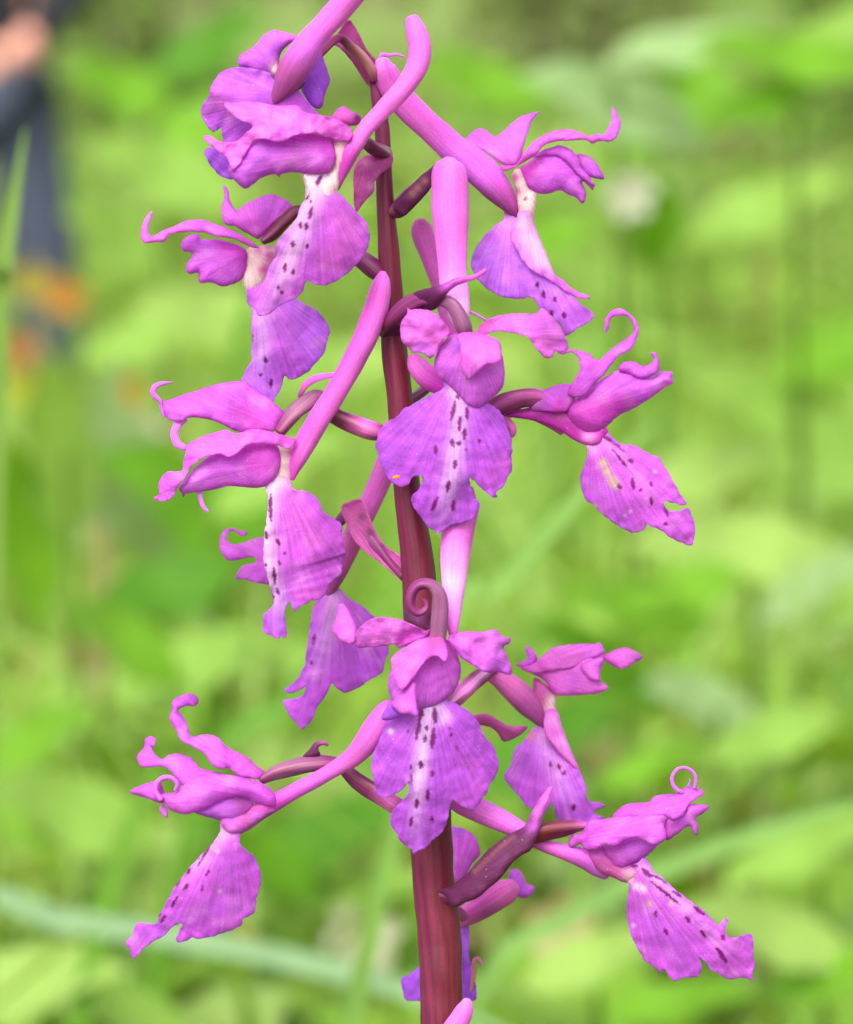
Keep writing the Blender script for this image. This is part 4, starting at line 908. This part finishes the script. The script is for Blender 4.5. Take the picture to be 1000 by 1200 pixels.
def meadow():
    it = []
    for _ in range(38000):
        r = math.exp(random.uniform(math.log(0.8), math.log(16)))
        half = 0.30 if r > 1.2 else 0.45
        a = random.gauss(0, 0.13) if random.random() < 0.58 else random.uniform(-half, half) * 2.6
        x = CAM.x + r * math.sin(a); y = CAM.y + r * math.cos(a)
        if y < 0.28: continue
        h = random.uniform(0.09, 0.24) * (1.0 + 0.35 * vn(x, y, 1.5, 2.0)) * (1.0 if r > 1.6 else 0.8)
        if random.random() < 0.06: h *= 1.5
        w = random.uniform(0.0012, 0.0030) * (1 + 0.25 * r)
        it.append((Vector((x, y, hgt(x, y) - 0.005)), random.uniform(0, 6.28), h, w, random.uniform(0.05, 0.5), random.uniform(0.1, 0.9), green(x, y)))
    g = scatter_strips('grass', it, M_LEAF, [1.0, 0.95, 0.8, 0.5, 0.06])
    tag(g, 'blurred bright green meadow grass behind the orchid', 'grass', kind='stuff')
    it = []
    for _ in range(22000):
        r = math.exp(random.uniform(math.log(0.9), math.log(20)))
        a = random.gauss(0, 0.13) if random.random() < 0.58 else random.uniform(-0.9, 0.9)
        x = CAM.x + r * math.sin(a); y = CAM.y + r * math.cos(a)
        if y < 0.35: continue
        L_ = random.uniform(0.02, 0.055) * (1 + 0.12 * r)
        z = hgt(x, y) + random.uniform(0.01, 0.13) * (1 + 0.2 * vn(x, y, 1.2, 6.0))
        it.append((Vector((x, y, z)), random.uniform(0, 6.28), L_, L_ * random.uniform(0.22, 0.42), random.uniform(0.5, 1.3), random.uniform(0.1, 0.6), green(x, y, 0.1)))
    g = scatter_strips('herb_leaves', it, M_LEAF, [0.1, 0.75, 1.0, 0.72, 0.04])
    tag(g, 'low broad herb leaves among the blurred grass', 'ground cover', kind='stuff')
    # short turf around the foot of the orchid, under the frame
    it = []
    for _ in range(2500):
        x = random.uniform(-0.5, 0.5); y = random.uniform(-0.3, 0.5)
        it.append((Vector((x, y, hgt(x, y) - 0.003)), random.uniform(0, 6.28), random.uniform(0.04, 0.11), random.uniform(0.0012, 0.0025), random.uniform(0.1, 0.6), random.uniform(0.1, 0.8), green(x, y)))
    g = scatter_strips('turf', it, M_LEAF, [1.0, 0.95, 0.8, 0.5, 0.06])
    tag(g, 'short green turf around the foot of the orchid stem', 'grass', kind='stuff')
meadow()

# single blades and plants that stand out in the blur
def long_blade(px, widths, dist, col, label, rootdx=0.0, rootd=None):
    """arched grass blade: px = points of the visible run, from its lower end on"""
    d0 = rootd if rootd else dist
    first = at(px[0][0], px[0][1], dist if len(px[0]) < 3 else px[0][2])
    x0, y0 = first.x + rootdx, first.y + 0.02
    root = Vector((x0, y0, hgt(x0, y0) - 0.004))
    mids = [root, root.lerp(first, 0.55) + Vector((0, 0, 0.03))]
    P = mids + [at(p[0], p[1], dist if len(p) < 3 else p[2]) for p in px]
    k = UNIT * dist / DIST
    W = [widths[0] * k * 0.7, widths[0] * k * 0.9] + [w * k for w in widths]
    V, F, K = blade_mesh(P, W, (0, -0.8, 0.6), col, cup=0.3)
    o = make_mesh('grass_blade', V, F, M_LEAF, None, np.array(K), origin=tuple(root))
    tag(o, label, 'grass blade')

long_blade([(-60, 1075), (80, 1082), (210, 1100), (340, 1126), (470, 1160), (600, 1215)], [13, 15, 15, 14, 12, 4], 0.84, lin(160, 196, 146) * 0.58,
           'broad pale grey-green blade arching across the grass under the purple lip', rootdx=-0.06)
long_blade([(520, 760), (585, 690), (650, 615), (720, 540), (770, 490)], [13, 13, 12, 9, 3], 0.66, lin(150, 198, 96) * 0.5,
           'pale slanting blade rising beside the middle of the maroon stem', rootdx=-0.05)
long_blade([(560, 1165), (660, 1080), (780, 1020), (900, 975), (1040, 930)], [11, 13, 13, 11, 4], 0.78, lin(140, 186, 96) * 0.55,
           'long pale blade slanting up past the lowest right flower', rootdx=-0.05)
long_blade([(2, 420), (6, 330), (16, 240), (30, 150)], [9, 9, 7, 1], 0.55, lin(140, 176, 84) * 0.6,
           'upright slender blade in front of the person in dark clothes', rootdx=-0.01)
long_blade([(880, 1010), (925, 850), (940, 740), (928, 640)], [8, 8, 7, 2], 1.05, lin(164, 196, 110) * 0.5,
           'thin upright pale blade among broad leaves right of the orchid')
long_blade([(250, 900), (330, 830), (420, 740), (470, 690)], [14, 14, 12, 3], 0.95, lin(120, 180, 60) * 0.5,
           'green blade slanting up behind the lower left flowers', rootdx=-0.04)
long_blade([(90, 1240), (110, 1120), (150, 980), (200, 860)], [12, 12, 11, 3], 0.9, lin(126, 184, 60) * 0.5,
           'upright green blade left of the lowest left flower')
long_blade([(330, 1080), (390, 980), (440, 900), (500, 830)], [12, 12, 11, 3], 1.1, lin(140, 190, 80) * 0.48,
           'pale green blade slanting behind the spur of the lower left flower', rootdx=-0.04)
long_blade([(640, 1240), (720, 1150), (830, 1090), (980, 1060)], [12, 12, 10, 3], 1.1, lin(150, 196, 100) * 0.5,
           'narrow blade lying low behind the lowest right lip', rootdx=-0.04)
long_blade([(250, 700), (262, 520), (290, 380), (330, 250)], [10, 10, 8, 2], 1.5, lin(110, 168, 40) * 0.5,
           'green blade standing far behind the upper left flowers')

def plant(rx, dist, leaves, label, stemcol=None):
    """leafy plant: leaves = (centre px x, y, length px, width px, angle, sRGB colour)"""
    k = UNIT * dist / DIST
    c0 = at(rx, 600, dist)
    root = Vector((c0.x, c0.y, hgt(c0.x, c0.y)))
    o = empty('leafy_plant', root)
    PARENT_ORIGIN[o.name] = tuple(root)
    tag(o, label, 'plant')
    top = max(leaves, key=lambda q: -q[1])
    tp = at(rx, top[1] + 30, dist)
    tp.x = root.x + (tp.x - root.x) * 0.6
    V, F, K = blade_mesh([root - Vector((0, 0, 0.01)), root.lerp(tp, 0.5) + Vector((0.004, 0.003, 0)), tp], [0.0022, 0.0018, 0.0012], (0, -1, 0.1), lin(120, 160, 60) * 0.45, cup=0.9)
    make_mesh('stalk', V, F, M_LEAF, o, np.array(K), origin=tuple(root))
    for (cx, cy, ln, wd, ang, col) in leaves:
        dd = dist + random.uniform(-0.04, 0.04)
        a = R(ang)
        dx, dy = math.cos(a) * ln / 2, -math.sin(a) * ln / 2
        p0 = at(cx - dx, cy - dy, dd); p1 = at(cx, cy, dd - 0.01); p2 = at(cx + dx, cy + dy, dd - 0.03)
        tz = max(root.z + 0.02, min(tp.z, p0.z - 0.02))
        pet = root.lerp(tp, (tz - root.z) / max(1e-4, tp.z - root.z))
        q = p0.lerp(p1, 0.5) + Vector((0, 0, 0.04 * ln * k))
        q2 = p1.lerp(p2, 0.5) + Vector((0, 0, 0.03 * ln * k))
        V, F, K = blade_mesh([pet, pet.lerp(p0, 0.6), p0, q, p1, q2, p2], [0.0012, 0.001, 0.0015, wd * k * 0.40, wd * k * 0.5, wd * k * 0.34, 0.0004],
                             (0, -0.75, 0.66), lin(*col) * 0.56, cross=7, cup=0.22)
        make_mesh('leaf', V, F, M_LEAF, o, np.array(K), origin=tuple(pet))

Y1, Y2, G1, G2, PA, DK = (162, 206, 92), (176, 212, 108), (130, 188, 50), (116, 176, 40), (172, 206, 138), (98, 156, 44)
plant(840, 1.05, [(822, 832, 150, 100, 160, PA), (900, 870, 170, 70, 200, Y1), (770, 900, 130, 60, 20, G1), (930, 800, 120, 60, 60, Y1)],
      'plant with broad pale rounded leaf between the two right lower flowers')
plant(880, 1.2, [(860, 650, 260, 110, 175, Y2), (960, 690, 160, 80, 30, PA), (800, 700, 150, 70, 200, G1)], 'plant with a long pale horizontal leaf right of the middle flowers')
plant(720, 1.35, [(715, 130, 230, 120, 160, PA), (690, 215, 160, 80, 190, Y1), (810, 60, 200, 70, 10, PA), (610, 180, 120, 80, 150, Y1)],
      'tall plant with pale grey-green leaves behind the top right flower')
plant(930, 1.3, [(925, 75, 240, 80, 170, G1), (985, 40, 160, 60, 200, Y1), (880, 130, 150, 50, 200, G2)], 'tall plant with glossy deep green drooping leaves beside the pale-leaved tall plant')
plant(770, 1.6, [(775, 120, 90, 190, 90, G1), (760, 260, 110, 100, 100, G2), (900, 250, 200, 90, 20, Y1)], 'plant with upright bright green leaves right of the top flowers')
plant(250, 1.15, [(240, 610, 300, 150, 150, G2), (150, 570, 200, 140, 120, PA), (330, 560, 180, 90, 30, Y1), (190, 700, 180, 100, 200, DK)], 'dark leafy plant behind the back left flower')
plant(80, 1.2, [(70, 530, 240, 90, 95, Y1), (30, 620, 220, 80, 100, G1), (130, 500, 170, 70, 80, PA)], 'plant with upright pale leaves below the dark-clothed person')
plant(90, 1.0, [(80, 960, 220, 120, 160, Y1), (40, 880, 180, 100, 30, G1), (160, 1010, 160, 80, 200, Y2)], 'low plant with yellow-green leaves left of the lowest left flower')
plant(240, 1.1, [(230, 790, 200, 110, 20, Y1), (140, 760, 160, 100, 150, G1), (330, 780, 140, 80, 160, Y1)], 'plant with bright leaves above the lower left flower')
plant(620, 1.15, [(640, 880, 200, 110, 30, DK), (690, 780, 180, 100, 150, G2), (740, 720, 180, 90, 170, G1)], 'dark green plant behind the right back flower')
plant(400, 1.1, [(380, 990, 200, 110, 20, DK), (300, 1010, 160, 90, 150, G2), (430, 1050, 160, 80, 10, Y1)], 'dark green plant behind the lower stem, left side')
plant(960, 0.95, [(950, 1000, 200, 80, 20, Y1), (900, 1100, 220, 90, 160, Y2), (980, 1150, 160, 70, 10, G1)], 'low plant with yellow-green leaves right of the lowest right lip')
plant(700, 0.95, [(700, 1130, 180, 80, 20, Y2), (620, 1180, 160, 70, 160, Y1), (800, 1180, 180, 70, 10, G1)], 'low bright plant behind the maroon stem foot, below the beige flower')
plant(60, 0.95, [(40, 1160, 220, 110, 10, Y2), (140, 1190, 180, 80, 160, Y1)], 'low bright plant beneath the broad pale arching blade')
plant(930, 1.5, [(900, 480, 240, 110, 160, Y1), (830, 560, 200, 90, 20, Y2), (980, 420, 160, 100, 200, G1), (960, 560, 160, 80, 170, Y1)], 'leafy plant right of the open-mouthed right flower')
plant(650, 1.7, [(620, 300, 180, 90, 20, G1), (700, 330, 160, 90, 160, Y1), (560, 420, 160, 80, 150, Y2)], 'bright plant behind the gap between the stem and right flowers')
plant(370, 1.7, [(390, 450, 180, 110, 20, Y2), (330, 420, 160, 100, 150, Y1), (250, 380, 200, 100, 170, Y2), (180, 400, 160, 80, 20, Y1)], 'bright yellow-green plant behind the upper left flowers')
plant(190, 2.0, [(190, 210, 200, 110, 160, Y1), (250, 150, 160, 100, 20, G1), (140, 290, 160, 90, 150, Y1)], 'green plant between the person and the top flowers')
plant(330, 2.2, [(140, 110, 140, 90, 160, G1), (250, 60, 160, 90, 30, DK), (560, 100, 160, 90, 160, G1)], 'green plant far behind the top flower')

def bloom(px, py, dist, size, n, col, centre, label, name='wild_flower', cat='flower'):
    """small open flower on a stalk, n petals"""
    c = at(px, py, dist)
    root = Vector((c.x + random.uniform(-0.01, 0.01), c.y + 0.01, 0)); root.z = hgt(root.x, root.y)
    o = empty(name, root); PARENT_ORIGIN[o.name] = tuple(root)
    tag(o, label, cat)
    V, F, K = blade_mesh([root, root.lerp(c, 0.5) + Vector((0.006, 0, 0)), c], [0.0016, 0.0014, 0.001], (0, -1, 0.1), lin(130, 160, 70) * 0.45, cup=0.8)
    make_mesh('stalk', V, F, M_LEAF, o, np.array(K), origin=tuple(root))
    for i in range(n):
        a = 6.283 * i / n + 0.2
        d = Vector((math.cos(a), -0.35, math.sin(a)))
        V, F, K = blade_mesh([c, c + d * size * 0.4, c + d * size * 0.8, c + d * size], [size * 0.12, size * 0.3, size * 0.32, size * 0.08], (0, -1, 0.3), lin(*col) * 0.46, cup=0.25)
        make_mesh('petal', V, F, M_LEAF, o, np.array(K), origin=tuple(c))
    V, F, K = blade_mesh([c + Vector((0, -size * 0.12, -size * 0.2)), c + Vector((0, -size * 0.2, 0)), c + Vector((0, -size * 0.12, size * 0.2))], [size * 0.05, size * 0.2, size * 0.05], (0, -1, 0), lin(*centre) * 0.7, cup=-0.4)
    make_mesh('disc', V, F, M_LEAF, o, np.array(K), origin=tuple(c))
bloom(738, 228, 1.3, 0.0085, 6, (236, 238, 214), (200, 200, 120), 'small white flower right of the top right lip')
bloom(425, 1095, 1.0, 0.010, 6, (230, 232, 196), (200, 200, 120), 'small cream-white flower left of the stem foot')
bloom(655, 1085, 1.0, 0.009, 5, (222, 206, 150), (190, 170, 90), 'small beige flower right of the stem foot')
bloom(282, 1105, 1.0, 0.005, 5, (222, 204, 80), (200, 170, 60), 'small yellow flower behind the lowest left lip')
bloom(76, 348, 2.3, 0.013, 5, (236, 164, 66), (190, 110, 40), 'orange flower in front of the legs of the person')
bloom(146, 456, 2.1, 0.010, 5, (232, 166, 70), (190, 110, 40), 'orange flower left of the curled sepal of the middle left flower')
bloom(165, 505, 1.6, 0.010, 6, (224, 228, 190), (200, 200, 120), 'pale white flower below the two orange flowers')
bloom(20, 410, 2.2, 0.013, 5, (212, 150, 84), (170, 100, 50), 'dull orange flower below the knees of the person')
bloom(40, 330, 2.4, 0.014, 5, (206, 190, 80), (170, 140, 50), 'yellow flower at the edge of the trousers of the person')
bloom(30, 455, 2.1, 0.012, 5, (204, 214, 60), (180, 170, 50), 'yellow-green flower below the dull orange flower')

def stalk(px, w, dist, col, label):
    P = [at(x, y, dist) for x, y in px]
    g = Vector((P[0].x, P[0].y, hgt(P[0].x, P[0].y) - 0.01))
    V, F, K = blade_mesh([g] + P, [w * UNIT * dist / DIST] * (len(P)) + [w * 0.3 * UNIT * dist / DIST], (0, -1, 0.1), col, cup=0.9)
    o = make_mesh('dry_stalk', V, F, M_LEAF, None, np.array(K), origin=tuple(g))
    tag(o, label, 'stalk')
stalk([(118, 640), (98, 560), (72, 470), (40, 380)], 9, 1.5, lin(190, 170, 130) * 0.5, 'dry beige stalk below the person in dark clothes')

# ------------------------------------------------------------------ shrubs on the bank
M_BARK = mat_plain('bark', (0.10, 0.075, 0.055), 0.9, 0.25, 20, 0.5)
def shrub(x, y, w, h, col, label, n=1500):
    z0 = hgt(x, y)
    o = empty('shrub', (x, y, z0)); PARENT_ORIGIN[o.name] = (x, y, z0)
    tag(o, label, 'shrub')
    for k in range(4):
        a = k * 1.7 + x
        V, F, K = blade_mesh([(x, y, z0 - 0.05), (x + 0.15 * w * math.cos(a), y + 0.15 * w * math.sin(a), z0 + 0.4 * h), (x + 0.35 * w * math.cos(a), y + 0.3 * w * math.sin(a), z0 + 0.85 * h)],
                             [0.03, 0.02, 0.006], (0, -1, 0.1), (0.1, 0.08, 0.05), cup=0.9)
        make_mesh('branch', V, F, M_BARK, o, np.array(K), origin=(x, y, z0))
    it = []
    for _ in range(n):
        u = Vector((random.gauss(0, 1), random.gauss(0, 1), random.gauss(0, 1))).normalized() * random.random() ** 0.4
        p = Vector((x + u.x * w * 0.5, y + u.y * w * 0.45, z0 + h * 0.52 + u.z * h * 0.5))
        if vn(p.x * 2, p.z * 2, 1.4, x) < -0.22: continue
        c = lin(*col) * 0.6 * (0.75 + 0.5 * random.random())
        L_ = random.uniform(0.05, 0.10)
        it.append((p, random.uniform(0, 6.28), L_, L_ * 0.33, random.uniform(0.3, 1.4), 0.4, c))
    fo = scatter_strips('foliage', it, M_LEAF, [0.1, 0.8, 1.0, 0.7, 0.05])
    fo.parent = o; fo.location = -Vector((x, y, z0))
bank = [(-3.6, 17.0, 2.4, 1.5, (92, 130, 40), 'dark olive shrub on the bank behind the person'),
        (-1.3, 18.5, 2.0, 1.3, (110, 140, 50), 'olive shrub on the bank behind the top flower'),
        (0.7, 19.5, 1.8, 1.2, (120, 140, 66), 'grey-green shrub on the bank above the tip of the stem'),
        (2.0, 17.5, 1.7, 1.4, (140, 180, 80), 'pale green shrub on the bank behind the top right flower'),
        (3.9, 18.0, 2.2, 1.6, (100, 150, 30), 'deep green shrub on the bank beside the pale green shrub')]
for b in bank: shrub(*b)

# ------------------------------------------------------------------ the person standing in the meadow
def skin(name, joints, edges, mat, parent, sub=1, org=(0, 0, 0)):
    me = bpy.data.meshes.new(name)
    me.from_pydata([tuple(Vector(j[:3])) for j in joints], edges, [])
    o = bpy.data.objects.new(name, me)
    link(o, parent)
    m = o.modifiers.new('skin', 'SKIN')
    for i, j in enumerate(joints):
        rx = j[3]; ry = j[4] if len(j) > 4 else j[3]
        me.skin_vertices[0].data[i].radius = (rx, ry)
    me.skin_vertices[0].data[0].use_root = True
    m.use_smooth_shade = True
    s = o.modifiers.new('sub', 'SUBSURF'); s.levels = sub; s.render_levels = sub
    me.materials.append(mat)
    return o

def person():
    base = at(-26, 330, 9.5); bz = hgt(base.x, base.y)
    o = empty('person', (base.x, base.y, bz))
    tag(o, 'person standing in a dark jacket and grey-blue trousers, hand before the waist', 'person')
    skinm = mat_plain('skin', lin(226, 160, 140) * 0.8, 0.55, 0.05, 12)
    jack = mat_plain('jacket_cloth', lin(8, 9, 14), 0.85, 0.15, 40)
    jean = mat_plain('trouser_cloth', lin(70, 78, 100) * 0.5, 0.85, 0.15, 40)
    shoe = mat_plain('shoe_leather', (0.03, 0.028, 0.027), 0.6, 0.1, 30)
    hair = mat_plain('hair', (0.05, 0.03, 0.02), 0.7, 0.2, 60)
    # body: pelvis, torso, neck, head, arms with hands, legs (front is -y)
    J = [(0, 0, 0.92, .13, .10), (0, 0, 1.12, .13, .10), (0, 0, 1.34, .16, .10), (0, 0, 1.46, .06), (0, -0.01, 1.54, .065, .07), (0, -0.015, 1.63, .075, .095), (0, -0.005, 1.71, .055, .07),
         (.17, 0, 1.38, .055), (.25, -0.03, 1.12, .042), (.13, -0.22, 0.93, .032), (.085, -0.28, 0.895, .028, .034),
         (-.17, 0, 1.38, .055), (-.26, 0.02, 1.10, .042), (-.28, -0.05, 0.86, .032), (-.28, -0.07, 0.79, .030, .036),
         (.10, 0, 0.86, .085), (.155, -0.01, 0.48, .055), (.175, 0.02, 0.09, .04), (-.10, 0, 0.86, .085), (-.11, -0.01, 0.48, .055), (-.12, 0.02, 0.09, .04)]
    E = [(0, 1), (1, 2), (2, 3), (3, 4), (4, 5), (5, 6), (2, 7), (7, 8), (8, 9), (9, 10), (2, 11), (11, 12), (12, 13), (13, 14), (0, 15), (15, 16), (16, 17), (0, 18), (18, 19), (19, 20)]
    for (hx, hy, hz, sx) in ((.085, -0.28, 0.895, -1), (-.28, -0.07, 0.79, 1)):
        hb = 10 if sx < 0 else 14
        for q in range(4):
            i0 = len(J)
            zz = hz + 0.03 - 0.02 * q
            ln = (0.030, 0.034, 0.031, 0.024)[q]
            J += [(hx + sx * 0.03, hy - 0.035, zz, .010), (hx + sx * (0.03 + ln), hy - 0.055, zz - 0.006, .009), (hx + sx * (0.03 + 1.7 * ln), hy - 0.05, zz - 0.02, .007)]
            E += [(hb, i0), (i0, i0 + 1), (i0 + 1, i0 + 2)]
        i0 = len(J)
        J += [(hx + sx * 0.01, hy - 0.04, hz + 0.045, .011), (hx + sx * 0.035, hy - 0.06, hz + 0.06, .009)]
        E += [(hb, i0), (i0, i0 + 1)]
    body = skin('body', J, E, skinm, o)
    JJ = [(0, 0, 0.66, .215, .165), (0, 0, 0.92, .18, .13), (0, 0, 1.14, .165, .125), (0, 0, 1.36, .19, .12), (0, 0, 1.47, .075, .08),
          (.19, 0, 1.39, .078), (.265, -0.03, 1.12, .066), (.145, -0.20, 0.94, .05), (-.19, 0, 1.39, .078), (-.27, 0.02, 1.10, .066), (-.285, -0.05, 0.86, .05)]
    skin('jacket', JJ, [(0, 1), (1, 2), (2, 3), (3, 4), (3, 5), (5, 6), (6, 7), (3, 8), (8, 9), (9, 10)], jack, o)
    TJ = [(0, 0, 0.90, .15, .11), (.10, 0, 0.82, .105), (.155, -0.01, 0.48, .090), (.175, 0.02, 0.10, .075), (-.10, 0, 0.82, .105), (-.115, -0.01, 0.48, .083), (-.125, 0.02, 0.10, .07)]
    skin('trousers', TJ, [(0, 1), (1, 2), (2, 3), (0, 4), (4, 5), (5, 6)], jean, o)
    for s in (1.4, -1):
        skin('shoe', [(s * .125, 0.05, 0.055, .045, .05), (s * .13, -0.06, 0.045, .047, .042), (s * .135, -0.16, 0.035, .038, .032)], [(0, 1), (1, 2)], shoe, o)
    skin('hair', [(0, 0.03, 1.74, .085, .085), (0, 0.06, 1.66, .085, .075), (0, 0.065, 1.56, .06, .05)], [(0, 1), (1, 2)], hair, o)
    for s in (1, -1):
        skin('ear', [(s * .082, 0.0, 1.645, .010, .016), (s * .088, 0.008, 1.615, .008, .014)], [(0, 1)], skinm, o, 1)
        skin('eye', [(s * .03, -0.10, 1.645, .009), (s * .03, -0.108, 1.645, .007)], [(0, 1)], mat_plain('eye', (0.2, 0.18, 0.16), 0.2, 0.05), o, 1)
    skin('nose', [(0, -0.105, 1.645, .008), (0, -0.125, 1.605, .014)], [(0, 1)], skinm, o, 1)
    skin('mouth', [(-.022, -0.10, 1.565, .005), (0, -0.108, 1.565, .008), (.022, -0.10, 1.565, .005)], [(0, 1), (1, 2)], mat_plain('lips', (0.35, 0.13, 0.12), 0.5, 0.05), o, 1)
person()
